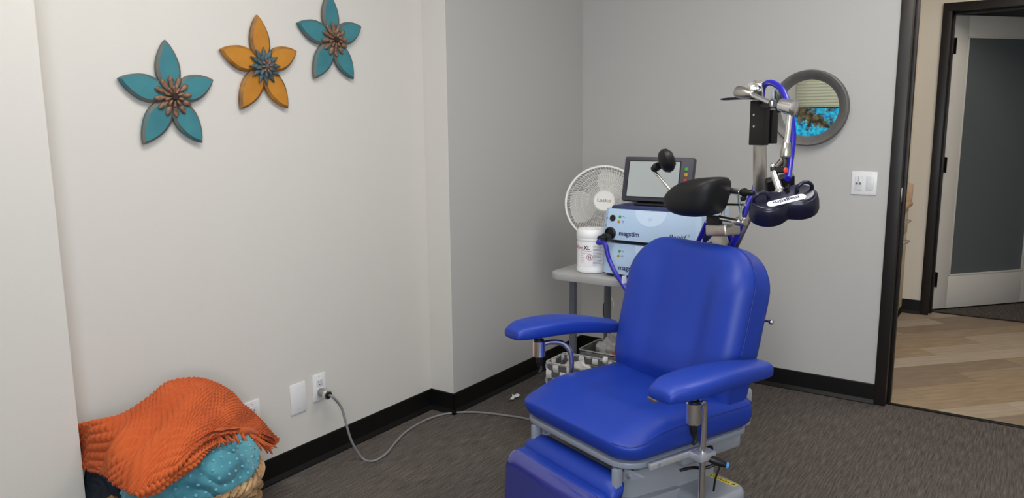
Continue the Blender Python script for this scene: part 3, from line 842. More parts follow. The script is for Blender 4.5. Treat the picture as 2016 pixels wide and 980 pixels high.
bm = bmesh.new(); add_prism(bm, [(x-0.016, y+0.096) for x, y in rrect(0.232, 0.160, 0.004, 3)], 0, 0.0012, M=Mxz); finish(bm, 'screen_edge', DARK, mo, smooth=False)
bm = bmesh.new(); add_prism(bm, [(x-0.016, y+0.096) for x, y in rrect(0.222, 0.150, 0.002, 3)], 0.0012, 0.002, M=Mxz); finish(bm, 'screen', SCR, mo, smooth=False)
for i, mm in enumerate((GREEN_L, AMBER_L, RED_L, DARK)):
    bm = bmesh.new(); add_lathe(bm, [(0.0085, 0), (0.0085, 0.002), (0.007, 0.004), (0, 0.0045)], 16, Mxz @ Matrix.Translation((0.124, 0.142-i*0.024, 0))); finish(bm, 'button', mm, mo)

# wipes canister
cn = thing('wipes_canister', 'white tub of disinfecting wipes standing at the table corner', 'canister', (-1.603, 2.935, TT))
CR = 0.0655
bm = bmesh.new(); add_lathe(bm, [(0.055, 0), (CR-0.002, 0.003), (CR, 0.008), (CR, 0.020), (CR-0.0025, 0.024), (CR-0.0025, 0.140), (CR, 0.144), (CR, 0.150), (CR-0.001, 0.152)], 40); finish(bm, 'tub', CAN_W, cn)
bm = bmesh.new(); add_lathe(bm, [(CR, 0.152), (CR+0.0012, 0.154), (CR+0.0012, 0.172), (CR-0.003, 0.187), (CR-0.006, 0.190), (0.042, 0.190), (0.040, 0.184), (0, 0.184)], 40); finish(bm, 'lid', CAN_W, cn)
bm = bmesh.new(); add_lathe(bm, [(0.030, 0.184), (0.030, 0.191), (0.026, 0.193), (0, 0.193)], 24); finish(bm, 'cap', CAN_W, cn)
LABEL = mat('label_paper', (236, 234, 236), 0.5)
bm = bmesh.new(); rows = []
for z in (0.030, 0.138):
    rows.append([bm.verts.new((math.cos(a)*(CR-0.0018), math.sin(a)*(CR-0.0018), z)) for a in [PI+0.15+k*(PI-0.1)/24 for k in range(25)]])
for k in range(24): bm.faces.new((rows[0][k], rows[0][k+1], rows[1][k+1], rows[1][k]))
finish(bm, 'label', LABEL, cn)
vdir = math.atan2(-2.935, 1.603)       # direction of the viewer
def can_wrap(a0, z0):
    def f(p):
        a = a0 + p.x/CR
        r = CR-0.0014+p.z*0.2
        return Vector((math.cos(a)*r, math.sin(a)*r, z0+p.y))
    return f
I4 = Matrix.Identity(4)
PRED = mat('crimson_print', (176, 40, 76), 0.5); PBLK = mat('black_print', (34, 32, 38), 0.5); PGREY = mat('grey_print', (150, 150, 156), 0.6)
text('lettering', 'Wipes', 0.022, I4, PRED, cn, wrap=can_wrap(vdir-0.60, 0.112), align='RIGHT', bold=0.0002)
text('lettering', 'XL', 0.024, I4, PBLK, cn, wrap=can_wrap(vdir-0.56, 0.112), align='LEFT', bold=0.0008)
def strip(a0, a1, z0, z1, material, name='print_line'):
    bm = bmesh.new(); n = 6; rr_ = CR-0.0012
    A_ = [bm.verts.new((math.cos(a)*rr_, math.sin(a)*rr_, z0)) for a in [a0+(a1-a0)*k/n for k in range(n+1)]]
    B_ = [bm.verts.new((math.cos(a)*rr_, math.sin(a)*rr_, z1)) for a in [a0+(a1-a0)*k/n for k in range(n+1)]]
    for k in range(n): bm.faces.new((A_[k], A_[k+1], B_[k+1], B_[k]))
    return finish(bm, name, material, cn)
for k in range(14):
    strip(vdir+0.08, vdir+0.75-0.1*(k % 3 == 2), 0.119-k*0.0063, 0.1215-k*0.0063, PGREY)
for k, (a, b) in enumerate(((-0.85, 0.02), (-0.8, 0.0), (-0.85, -0.55), (-0.8, -0.5), (-0.85, -0.5), (-0.75, -0.4))):
    strip(vdir+a, vdir+b, 0.098-k*0.0105, 0.0995-k*0.0105, PGREY)
bm = bmesh.new(); w_ = can_wrap(vdir-0.14, 0.072)
add_tube(bm, [w_(Vector((0.0125*math.cos(2*PI*k/20), 0.0125*math.sin(2*PI*k/20), 0.001))) for k in range(20)], 0.0010, 5, True)
add_tube(bm, [w_(Vector((-0.0085, 0.0085, 0.001))), w_(Vector((0, 0, 0.001))), w_(Vector((0.0085, -0.0085, 0.001)))], 0.0010, 5)
finish(bm, 'warning_ring', PRED, cn)
bm = bmesh.new()
for sx in (-1, 1): add_tube(bm, [w_(Vector((sx*0.004, -0.006, 0.0006))), w_(Vector((sx*0.004, 0.005, 0.0006)))], 0.0014, 5)
finish(bm, 'warning_mark', PBLK, cn)

# pedestal fan behind the table
fc = Vector((-1.842, 3.50, 0.975))
tilt = math.radians(20)
fn = Vector((0.467*math.cos(tilt), -0.884*math.cos(tilt), math.sin(tilt)))
fx = Vector((0.884, 0.467, 0.0))
fan = thing('pedestal_fan', 'white pedestal fan behind the table in the corner', 'fan', (fc.x-0.02, fc.y+0.06, 0))
FO = Vector((fc.x-0.02, fc.y+0.06, 0))
MF = axis_matrix(fc-FO, fn, fx)
FR = 0.2
bm = bmesh.new(); add_lathe(bm, [(FR-0.012, -0.012), (FR, -0.014), (FR+0.004, 0.0), (FR, 0.014), (FR-0.010, 0.014), (FR-0.012, -0.012)], 64, MF, cap=False); finish(bm, 'rim', FAN_W, fan)
def wire_prof(r_): return 0.012+0.042*(1-(r_/FR)**2)
bm = bmesh.new()
for k in range(78):
    a0 = 2*PI*k/78
    add_tube(bm, [MF @ Vector((r_*math.cos(a0+0.35*(r_/FR)), r_*math.sin(a0+0.35*(r_/FR)), wire_prof(r_))) for r_ in (0.05, 0.09, 0.13, 0.165, FR-0.006)], 0.0013, 4, caps=False)
for r_ in (0.085, 0.115, 0.145, 0.172):
    add_tube(bm, [MF @ Vector((r_*math.cos(2*PI*k/48), r_*math.sin(2*PI*k/48), wire_prof(r_)-0.001)) for k in range(48)], 0.0013, 4, True)
finish(bm, 'front_grille', FAN_W, fan)
bm = bmesh.new()
for k in range(60):
    a0 = 2*PI*k/60
    add_tube(bm, [MF @ Vector((r_*math.cos(a0), r_*math.sin(a0), -0.075+0.07*(r_/FR)**3)) for r_ in (0.05, 0.12, 0.17, FR-0.004)], 0.0013, 4, caps=False)
finish(bm, 'rear_grille', FAN_W, fan)
bm = bmesh.new(); add_lathe(bm, [(0.056, 0.046), (0.055, 0.054), (0.050, 0.058), (0.044, 0.0565), (0, 0.0575)], 36, MF); hubc = finish(bm, 'hub_cap', FAN_W, fan)
GOLDT = mat('grey_logo_print', (130, 124, 116), 0.4)
text('lettering', 'Lasko', 0.024, MF @ Matrix.Translation((0, 0.002, 0.0580)) @ Matrix.Rotation(-0.06, 4, 'Z'), GOLDT, hubc, xscale=1.3, bold=0.0002)
for k in range(3):
    bm = bmesh.new(); a0 = 2*PI*k/3+1.15; rows = []
    for i in range(9):
        s_ = i/8; r_ = 0.03+0.145*s_; w_ang = 0.5+0.25*math.sin(PI*s_)
        rows.append([MF @ Vector((r_*math.cos(a0+w_ang*q), r_*math.sin(a0+w_ang*q), -0.02+0.016*q)) for q in (-1, -0.5, 0, 0.5, 1)])
    up = [[bm.verts.new(p+fn*0.0015) for p in r_] for r_ in rows]; dn = [[bm.verts.new(p-fn*0.0015) for p in r_] for r_ in rows]
    for i in range(8):
        for j in range(4):
            bm.faces.new((up[i][j], up[i+1][j], up[i+1][j+1], up[i][j+1])); bm.faces.new((dn[i][j], dn[i][j+1], dn[i+1][j+1], dn[i+1][j]))
        bm.faces.new((up[i][0], dn[i][0], dn[i+1][0], up[i+1][0])); bm.faces.new((up[i][4], up[i+1][4], dn[i+1][4], dn[i][4]))
    for j in range(4): bm.faces.new((up[8][j], dn[8][j], dn[8][j+1], up[8][j+1]))
    finish(bm, 'blade', FAN_BLADE, fan)
bm = bmesh.new(); add_lathe(bm, [(0.0, -0.15), (0.035, -0.148), (0.05, -0.13), (0.052, -0.08), (0.045, -0.05), (0.02, -0.03)], 24, MF); finish(bm, 'motor_housing', FAN_W, fan)
rod('pole', [(0.013, 0), (0.013, 1)], (0, 0.02, 0.40), (0, 0.02, 0.93), FAN_W, fan)
rod('collar', [(0.018, 0), (0.021, 0.3), (0.020, 0.8), (0.0135, 1)], (0, 0.02, 0.36), (0, 0.02, 0.44), DARK, fan)
rod('lower_pole', [(0.016, 0), (0.016, 1)], (0, 0.02, 0.02), (0, 0.02, 0.37), FAN_W, fan)
bm = bmesh.new(); add_lathe(bm, [(0.19, 0), (0.19, 0.010), (0.17, 0.02), (0.03, 0.035), (0.02, 0.05), (0, 0.05)], 40, Matrix.Translation((0, 0.02, 0))); finish(bm, 'base', FAN_W, fan)
crd = tube('fan_cord', [(-1.8572, 3.6200, 0.4589), (-1.8415, 3.6200, 0.4190), (-1.8559, 3.6200, 0.3610), (-1.8674, 3.6200, 0.3030), (-1.78, 3.62, 0.05), (-1.85, 3.70, 0.006)], 0.0022, FAN_W, None, 6, smooth_n=5)
tag(crd, 'thin white electric cord hanging down under the table', 'cord')

# woven strap baskets on the lower shelf
STRAP_G = mat('grey_woven_strap', (118, 116, 114), 0.6, noise_amt=0.06, noise_scale=300)
STRAP_D = mat('dark_grey_strap', (88, 87, 88), 0.6)
STRAP_W = mat('white_woven_strap', (206, 206, 208), 0.55)
RIMM = mat('grey_wire_rim', (168, 166, 164), 0.45)
def strap_basket(loc, rz, w, d, h, label, hm, vm_alt):
    t = thing('strap_basket', label, 'basket', loc, rz, group='woven strap baskets under the table')
    R = 0.015; n = 4
    nb = 4; bh = (h-0.01)/nb
    for k in range(nb):
        bm = bmesh.new(); ol = rrect(w, d, R, 3); z0 = 0.004+k*bh+0.002; z1 = z0+bh-0.004
        o_ = [[bm.verts.new((x, y, z)) for x, y in ol] for z in (z0, z1)]
        i_ = [[bm.verts.new((x*(1-0.003/w*2), y*(1-0.003/d*2), z)) for x, y in ol] for z in (z0, z1)]
        N = len(ol)
        for j in range(N):
            j2 = (j+1) % N
            bm.faces.new((o_[0][j], o_[0][j2], o_[1][j2], o_[1][j])); bm.faces.new((i_[0][j], i_[1][j], i_[1][j2], i_[0][j2]))
            bm.faces.new((o_[1][j], o_[1][j2], i_[1][j2], i_[1][j])); bm.faces.new((o_[0][j], i_[0][j], i_[0][j2], o_[0][j2]))
        finish(bm, 'band', hm, t, smooth=False)
    cnt = 0
    sides = [((-w/2, -d/2), (1, 0), w, (0, -1)), ((w/2, -d/2), (0, 1), d, (1, 0)), ((w/2, d/2), (-1, 0), w, (0, 1)), ((-w/2, d/2), (0, -1), d, (-1, 0))]
    for (ox, oy), (tx, ty), ln, (nx_, ny_) in sides:
        m_ = max(2, int(ln/0.034)); pitch = ln/m_
        for i in range(m_):
            c = (i+0.5)*pitch; bm = bmesh.new(); pr_ = []
            for k in range(nb*4+1):
                z = 0.002+(h-0.004)*k/(nb*4)
                ph = (k/4.0+(i % 2))*PI
                off = 0.0034*math.cos(ph-PI/2*1.0) - 0.0005
                pr_.append((off, z))
            rows = []
            for off, z in pr_:
                row = []
                for s_, o2 in ((-1, 0.0008), (1, 0.0008), (1, -0.0008), (-1, -0.0008)):
                    q = c+s_*pitch*0.40
                    row.append(bm.verts.new((ox+tx*q+nx_*(off+o2), oy+ty*q+ny_*(off+o2), z)))
                rows.append(row)
            for a_, b_ in zip(rows[:-1], rows[1:]):
                for j in range(4): bm.faces.new((a_[j], a_[(j+1) % 4], b_[(j+1) % 4], b_[j]))
            bm.faces.new(rows[0][::-1]); bm.faces.new(rows[-1])
            finish(bm, 'strap', vm_alt[cnt % len(vm_alt)], t, smooth=False); cnt += 1
    box('bottom', (-w/2+0.004, -d/2+0.004, 0), (w/2-0.004, d/2-0.004, 0.004), STRAP_D, t)
    tube('rim', [(x, y, h) for x, y in rrect(w+0.002, d+0.002, R, 4)], 0.0035, RIMM, t, 8, closed=True)
    return t
strap_basket((-1.560, 2.815, 0.228), 0.0, 0.31, 0.165, 0.132, 'grey and white strap basket nearest the chair under the table', STRAP_D, (STRAP_W,))
strap_basket((-1.560, 3.105, 0.228), 0.0, 0.29, 0.20, 0.122, 'plain grey strap basket holding a plastic bag under the table', STRAP_G, (STRAP_D, STRAP_G))
FILM = mat('clear_plastic_film', (216, 212, 210), 0.2, trans=0.3, spec=0.6)
def lump(name, c, r, seed, material, label=None, cat=None, amp=0.35, fr_=2.2, parent=None, sub=4):
    bm = bmesh.new(); bmesh.ops.create_icosphere(bm, subdivisions=sub, radius=1.0)
    for v in bm.verts:
        q = v.co.copy(); nz_ = noise.noise(q*fr_+Vector((seed, seed*2.1, 0)))+0.5*noise.noise(q*fr_*2.3+Vector((seed*3, 0, seed)))
        s_ = 1+amp*nz_
        v.co = Vector((q.x*r[0]*s_, q.y*r[1]*s_, q.z*r[2]*s_))
    o = finish(bm, name, material, parent, loc=c, sharp=3)
    if label: tag(o, label, cat)
    return o
lump('plastic_bag', (-1.585, 3.115, 0.322), (0.075, 0.055, 0.068), 3.0, FILM, 'crumpled clear plastic bag sticking out of the rear strap basket', 'plastic bag', 0.5)
REDM = mat('red_packet', (176, 74, 70), 0.4)
lump('red_packet', (-1.50, 3.045, 0.343), (0.05, 0.028, 0.016), 5.0, REDM, 'small red packet lying in the rear strap basket', 'packet', 0.25)
lump('plastic_bag', (-1.60, 2.815, 0.300), (0.085, 0.045, 0.055), 8.0, FILM, 'crumpled clear plastic bag inside the grey and white basket', 'plastic bag', 0.5)
tube('basket_divider', [(-1.70, 2.895, 0.355), (-1.70, 2.89, 0.25), (-1.68, 2.75, 0.25), (-1.68, 2.742, 0.35)], 0.0022, RIMM, None, 6, smooth_n=3)
tag(bpy.data.objects['basket_divider'], 'thin wire divider standing in the grey and white basket', 'divider')
TISSUE = mat('white_tissue', (232, 232, 234), 0.8)
lump('tissue', (-1.505, 2.885, 0.362), (0.012, 0.008, 0.017), 2.0, TISSUE, 'small crumpled white tissue on the rim of the front basket', 'tissue', 0.6, 3.0, sub=3)
# scrap of paper on the carpet
bm = bmesh.new(); g = []
for i in range(7):
    s_ = i/6; row = []
    for j in range(4):
        q = -1+2*j/3
        wv = 0.014+0.006*math.sin(s_*7)
        row.append(Vector((-0.035+0.075*s_, wv*q-0.03*(s_-0.5)+0.012*math.sin(s_*5), 0.006+0.012*abs(math.sin(s_*4.2+q))+0.004*math.sin(q*3+s_*9))))
    g.append(row)
up = [[bm.verts.new(p+Vector((0, 0, 0.0006))) for p in r_] for r_ in g]; dn = [[bm.verts.new(p) for p in r_] for r_ in g]
for i in range(6):
    for j in range(3): bm.faces.new((up[i][j], up[i+1][j], up[i+1][j+1], up[i][j+1])); bm.faces.new((dn[i][j], dn[i][j+1], dn[i+1][j+1], dn[i+1][j]))
    bm.faces.new((up[i][0], dn[i][0], dn[i+1][0], up[i+1][0])); bm.faces.new((up[i][3], up[i+1][3], dn[i+1][3], dn[i][3]))
sc = finish(bm, 'paper_scrap', TISSUE, None, loc=(-2.129, 3.085, -0.004)); sc.rotation_euler = (0, 0, -0.7)
tag(sc, 'torn scrap of white paper lying on the carpet', 'paper')

# cable from the upper unit's socket down behind the chair
cb = thing('device_cable', 'blue cable plugged into the upper unit and dropping behind the chair', 'cable', (-1.477, 2.85, 0.93))
CB = Vector((-1.477, 2.85, 0.93))
rod('plug', [(0.016, 0), (0.019, 0.25), (0.018, 0.5), (0.0135, 0.52), (0.013, 1)], (0, 0.0, -0.017), (-0.014, -0.055, -0.020), DARK, cb)
tube('cable', [Vector(p)-CB for p in ((-1.487, 2.81, 0.912), (-1.491, 2.785, 0.895), (-1.4493, 2.7650, 0.8964), (-1.4274, 2.7600, 0.8361), (-1.3866, 2.7400, 0.7848), (-1.3398, 2.7200, 0.7436), (-1.2802, 2.7000, 0.6765), (-1.1730, 2.6600, 0.5383), (-1.12, 2.63, 0.25))], 0.0095, CABLE_BLUE, cb, 12, smooth_n=5)
# ================================================================== TREATMENT CHAIR
CH_LOC = (-1.026, 2.163, 0.0); CH_ROT = math.radians(-21.5)
chair = thing('treatment_chair', 'blue vinyl reclining treatment chair with two armrests and leg rest', 'chair', CH_LOC, CH_ROT)
# local: x to the viewer's right, -y to the front, z up
def seat_def(p):
    x, y, z = p
    t = (z-0.435)/(0.555-0.435)
    if t > 0.35:
        k = (t-0.35)/0.65
        z += -0.016*k*(1-sm(0.10, 0.22, abs(x)))*sm(-0.26, -0.05, y)*(1-sm(0.1, 0.26, y)*0.3)
        z -= 0.050*k*sm(-0.10, -0.27, y)
        z -= 0.012*k*sm(0.17, 0.26, abs(x))
    x *= 1.0 + 0.02*math.sin(PI*t)
    return Vector((x, y, z))
bm, rings, ri = pad_mesh(0.530, 0.535, (0.062, 0.080, 0.03, 0.03), soft_prof(0.435, 0.555, 0.042), seat_def, rings_in=12)
seat = finish(bm, 'seat', BLUE_V, chair, sharp=3)
sr = rings[ri+9]
sel = [p*1.0 for p in sr if p.x > 0.16 or (p.x > 0.2)]
# order along the outline on the right-hand side
sel = sorted([p for p in sr if p.x > 0.2], key=lambda p: p.y)
front = [p for p in rings[ri+4] if p.x > 0.12 and p.y < -0.2]
tube('seam', [Vector((0.185, -0.268, 0.462)), Vector((0.196, -0.262, 0.490))] + [p+Vector((0.0008, 0, 0.0004)) for p in sel[::3]], 0.0016, BLUE_SEAM, seat, 6, smooth_n=2)
prism('seat_plate', rrect(0.506, 0.516, (0.06, 0.08, 0.03, 0.03), 8), 0.419, 0.4365, GREY_MET, chair, 0.003)
# backrest
dv = Vector((0, 0.245, 0.97)).normalized(); fnrm = Vector((0, -dv.z, dv.y))
bw, bh_, bt = 0.530, 0.555, 0.150
MB_ = Matrix(((1, 0, 0, 0), (0, dv.y, fnrm.y, 0.240), (0, dv.z, fnrm.z, 0.432), (0, 0, 0, 1)))
def back_def(p):
    x, y, z = p; t = z/bt; h_ = y+bh_/2
    if t > 0.4:
        k = (t-0.4)/0.6
        rec = (1-sm(0.085, 0.165, abs(x)))
        up_ = sm(0.10, 0.25, h_)*(1-sm(0.40, 0.55, h_))
        z -= 0.020*k*rec*up_
        z -= 0.010*k*rec*(1-up_)*sm(0.45, 0.3, h_)
        z += 0.014*k*math.exp(-((h_-0.17)/0.09)**2)*math.exp(-(x/0.12)**2)
        z += 0.012*k*math.exp(-((abs(x)-0.195)/0.05)**2)*sm(0.05, 0.2, h_)*(1-sm(0.42, 0.54, h_))
        z -= 0.020*k*sm(0.40, 0.56, h_)
    # narrower towards the foot
    x *= 1-0.05*(1-sm(0.0, 0.28, h_))
    # lower front edge cut back over the seat
    if h_ < 0.12 and t > 0.5: z -= 0.055*(t-0.5)*2*(1-h_/0.12)
    return MB_ @ Vector((x, h_, z))
bm, rings, ri = pad_mesh(bw, bh_, (0.05, 0.05, 0.135, 0.135), soft_prof(0.0, bt, 0.045), back_def, n=10, rings_in=14)
back = finish(bm, 'backrest', BLUE_V, chair, sharp=3)
sb_ = rings[ri+8]
path = [p for p in sb_ if p.x > 0.13 and p.z > 0.5]
path = sorted(path, key=lambda p: p.z-(0 if p.x > 0.2 else 0))
best = []
for p in path:
    if not best or (p-best[-1]).length > 0.02: best.append(p+Vector((0.0008, -0.0008, 0)))
best = [p for p in best if (p.x > 0.235 or p.z > 0.85)]
best.sort(key=lambda p: (p.z if p.x > 0.22 else 2-p.x))
tube('seam', best, 0.0016, BLUE_SEAM, back, 6, smooth_n=2)
# grey shell behind the backrest
bm = bmesh.new(); add_prism(bm, rrect(0.42, 0.34, 0.05, 6), -0.03, -0.002, 0.006, MB_ @ Matrix.Translation((0, 0.19, 0))); finish(bm, 'back_shell', GREY_PL, chair)
box('back_hinge_cover', (0.135, 0.27, 0.40), (0.196, 0.345, 0.53), GREY_PL, chair, 0.012, seg=3)
box('warning_sticker', (0.1962, 0.305, 0.425), (0.1968, 0.338, 0.455), YELLOW, chair)
kn = Vector((0.2620, 0.3276, 0.7685))
cyl('recline_knob', kn+Vector((-0.035, -0.004, 0)), kn, 0.004, STEEL, chair, 10)
rod('knob_tip', [(0.005, 0), (0.009, 0.3), (0.009, 0.7), (0.005, 1)], kn+Vector((-0.004, 0, 0)), kn+Vector((0.010, 0, 0)), CHROME, chair, 14)
ct = Vector((-0.2620, 0.1924, 0.8324))
box('care_tag', ct+Vector((-0.002, -0.010, -0.014)), ct+Vector((0.0005, 0.010, 0.014)), WHITE_PL, chair)
# under-seat steel
box('under_plate', (-0.20, 0.02, 0.345), (0.205, 0.285, 0.414), GREY_PL, chair, 0.012, seg=3)
cyl('side_knob', (0.204, 0.125, 0.385), (0.222, 0.125, 0.385), 0.010, DARK, chair, 14, 0.003)
RAIL = mat('satin_aluminium', (200, 202, 206), 0.42, metal=0.6)
# armrests
def armrest(side, xc, y0, y1, zf, zr):
    secs = [(0.0, 0.036, 0.35), (0.012, 0.044, 0.62), (0.07, 0.054, 0.9), (0.14, 0.064, 1.0), (0.30, 0.068, 1.06), (0.5, 0.061, 1.08), (0.7, 0.051, 1.02), (0.85, 0.042, 0.92), (0.95, 0.036, 0.86), (0.985, 0.029, 0.66), (1.0, 0.016, 0.35)]
    bm = bmesh.new(); rr_ = []; N = 28
    for s_, hw, th in secs:
        y = y0+(y1-y0)*s_; zb = zf+(zr-zf)*s_
        hgt = 0.050*th
        zc = zb+0.004*(1-th)*2 + hgt/2 + (0.012*math.sin(PI*min(1, s_*1.1)))
        bow = side*0.012*math.sin(PI*s_)
        row = []
        for k in range(N):
            a = 2*PI*k/N; ca, sa = math.cos(a), math.sin(a)
            ex = math.copysign(abs(ca)**0.5, ca)*hw; ez = math.copysign(abs(sa)**0.55, sa)*hgt/2
            if sa > 0: ez += 0.006*(1-(ex/hw)**2)*th
            row.append(Vector((xc+bow+ex, y, zc+ez)))
        rr_.append(row)
    # smooth along the length
    cols = [catmull([r_[k] for r_ in rr_], 4) for k in range(N)]
    M_ = len(cols[0]); vv = [[bm.verts.new(cols[k][i]) for k in range(N)] for i in range(M_)]
    for i in range(M_-1):
        for k in range(N): bm.faces.new((vv[i][k], vv[i][(k+1) % N], vv[i+1][(k+1) % N], vv[i+1][k]))
    bm.faces.new(vv[0][::-1]); bm.faces.new(vv[-1])
    return finish(bm, 'armrest', BLUE_V, chair, sharp=3)
ar = armrest(1, 0.325, -0.212, 0.236, 0.640, 0.632)
al = armrest(-1, -0.33, -0.250, 0.218, 0.668, 0.622)
box('slide_plate', (0.275, -0.205, 0.632), (0.305, -0.165, 0.641), STEEL, ar, 0.001)
def arm_post(xc, yc, zt, zb, tube_pts, rail_z):
    p = cyl('post_socket', (xc, yc, zb), (xc, yc, zt), 0.0215, CHROME, chair, 28, 0.003)
    cyl('post_pin', (xc, yc, zt-0.002), (xc+0.004, yc, zt+0.035), 0.0075, STEEL, p, 14)
    rod('post_cap', [(0.017, 0), (0.017, 0.5), (0.012, 1)], (xc, yc, zt), (xc, yc, zt+0.006), DARK, p, 20)
    rod('clamp_knob', [(0.012, 0), (0.0115, 0.4), (0.009, 0.8), (0.005, 1)], (xc, yc, zb), (xc+0.002, yc+0.003, zb-0.04), DARK, p, 14)
    tube('clamp_lever', [(xc+0.002, yc, zb-0.02), (xc+0.006, yc+0.004, zb-0.045), (xc+0.009, yc-0.008, zb-0.056)], [0.008, 0.007, 0.005], DARK, p, 8, smooth_n=3)
    tube('arm_tube', tube_pts, 0.0095, CHROME, chair, 14, smooth_n=6)
arm_post(0.328, -0.078, 0.615, 0.551, [(0.328, -0.07, 0.598), (0.316, -0.035, 0.600), (0.306, -0.012, 0.585), (0.301, -0.005, 0.55), (0.300, -0.004, 0.48), (0.300, -0.004, 0.40), (0.300, -0.004, 0.20)], 0.43)
arm_post(-0.33, -0.134, 0.648, 0.590, [(-0.33, -0.12, 0.632), (-0.325, -0.085, 0.634), (-0.315, -0.045, 0.625), (-0.303, -0.022, 0.60), (-0.300, -0.016, 0.56), (-0.300, -0.016, 0.48), (-0.300, -0.016, 0.20)], 0.43)
for sx in (1, -1):
    bm = bmesh.new(); x0, x1 = sorted((sx*0.262, sx*0.274)); add_box(bm, (x0, -0.185, 0.418), (x1, 0.03, 0.438), 0.002)
    x0, x1 = sorted((sx*0.274, sx*0.318)); add_box(bm, (x0, -0.030, 0.416), (x1, 0.034, 0.4375), 0.002)
    finish(bm, 'arm_rail', RAIL, chair)
    cyl('rail_bolt', (sx*0.2735, -0.155, 0.428), (sx*0.277, -0.155, 0.428), 0.006, GREY_MET, chair, 12)
rod('rail_knob', [(0.010, 0), (0.012, 0.2), (0.012, 0.75), (0.008, 1)], (0.31, 0.012, 0.418), (0.345, 0.045, 0.402), DARK, chair, 14)
rod('knob_ring', [(0.0095, 0), (0.0095, 1)], (0.345, 0.045, 0.402), (0.350, 0.050, 0.400), mat('light_blue_ring', (70, 140, 200), 0.4), chair, 14)
tube('knob_strap', [(0.30, 0.06, 0.385), (0.28, 0.03, 0.372), (0.24, 0.02, 0.360), (0.21, 0.0, 0.345)], 0.005, DARK, chair, 8, smooth_n=4)
tube('knob_strap', [(0.335, 0.03, 0.395), (0.33, 0.02, 0.36), (0.325, 0.02, 0.32)], 0.003, DARK, chair, 8, smooth_n=4)
# leg rest
for x in (-0.19, 0.205):
    box('leg_rest_bracket', (x-0.010, -0.262, 0.24), (x+0.010, -0.236, 0.416), GREY_MET, chair, 0.003)
    box('bracket_ear', (x-0.024, -0.246, 0.370), (x-0.010, -0.225, 0.416), GREY_MET, chair, 0.002)
    bmx = bmesh.new(); add_prism(bmx, [(0.010, 0.38), (0.012, 0.416), (0.085, 0.416), (0.040, 0.388)], -0.232, -0.222, M=Matrix(((1, 0, 0, x), (0, 0, 1, 0), (0, 1, 0, 0), (0, 0, 0, 1)))); finish(bmx, 'hinge_plate', GREY_MET, chair, smooth=False)
    cyl('hinge_bolt', (x+0.030, -0.231, 0.400), (x+0.030, -0.238, 0.400), 0.007, STEEL, chair, 12)
tube('hinge_bar', [(-0.19, -0.19, 0.395), (0.2, -0.19, 0.395)], 0.008, DARK, chair, 10)
# upper pad: thin, wedge-shaped with notched ends
prof = [(-0.222, 0.383), (-0.262, 0.376), (-0.285, 0.352), (-0.290, 0.310), (-0.285, 0.27), (-0.262, 0.27), (-0.250, 0.32), (-0.222, 0.36)]
bm = bmesh.new(); secs = []
for x, k in ((-0.214, 0.55), (-0.208, 0.8), (-0.195, 0.86), (-0.185, 0.95), (-0.17, 1.0), (-0.05, 1.0), (0.08, 1.0), (0.17, 1.0), (0.185, 0.95), (0.195, 0.88), (0.212, 0.8), (0.222, 0.5)):
    c = (-0.262, 0.32)
    secs.append([bm.verts.new((x, c[0]+(y-c[0])*k, c[1]+(z-c[1])*k)) for y, z in catmull([Vector((a, b, 0)) for a, b in prof], 3, True) for y, z in [(y, z)]] if False else [bm.verts.new((x, c[0]+(q.x-c[0])*k, c[1]+(q.y-c[1])*k)) for q in catmull([Vector((a, b, 0)) for a, b in prof], 3, True)])
for a_, b_ in zip(secs[:-1], secs[1:]):
    n = len(a_)
    for k in range(n): bm.faces.new((a_[k], a_[(k+1) % n], b_[(k+1) % n], b_[k]))
bm.faces.new(secs[0][::-1]); bm.faces.new(secs[-1])
finish(bm, 'knee_pad', BLUE_V, chair, sharp=3)
# calf pad, sloping forward down to near the floor
cd = Vector((0, -0.06, -1)).normalized(); cn_ = Vector((0, -1, 0.06)).normalized()
cl, cw = 0.32, 0.475
MC = Matrix(((1, 0, 0, -0.002), (0, -cd.y, cn_.y, -0.262), (0, -cd.z, cn_.z, 0.352), (0, 0, 0, 1)))
def calf_def(p):
    x, y, z = p
    t = z/0.08
    y2 = y-cl/2
    z2 = z+0.010*math.exp(-(x/0.2)**2)*(1 if t > 0.5 else 0)
    if t > 0.3: y2 -= 0.02*(t-0.3)*sm(-0.10, 0.0, y2)
    return MC @ Vector((x, y2, z2))
bm, rings, ri = pad_mesh(cw, cl, (0.04, 0.04, 0.06, 0.06), soft_prof(0.0, 0.080, 0.036), calf_def, rings_in=10)
calf = finish(bm, 'calf_pad', BLUE_V, chair, sharp=3)
def cover_def(p):
    q = calf_def(p); return q
bm, rings, ri = pad_mesh(cw+0.004, cl, (0.04, 0.04, 0.06, 0.06), soft_prof(0.012, 0.0825, 0.036), lambda p: calf_def(Vector((p.x, p.y+0.0012-0.010*(1-sm(0.02, 0.06, p.z))*(p.y > 0.12), p.z))), rings_in=10)
finish(bm, 'plastic_cover', BLUE_CLEAR, calf, sharp=3)
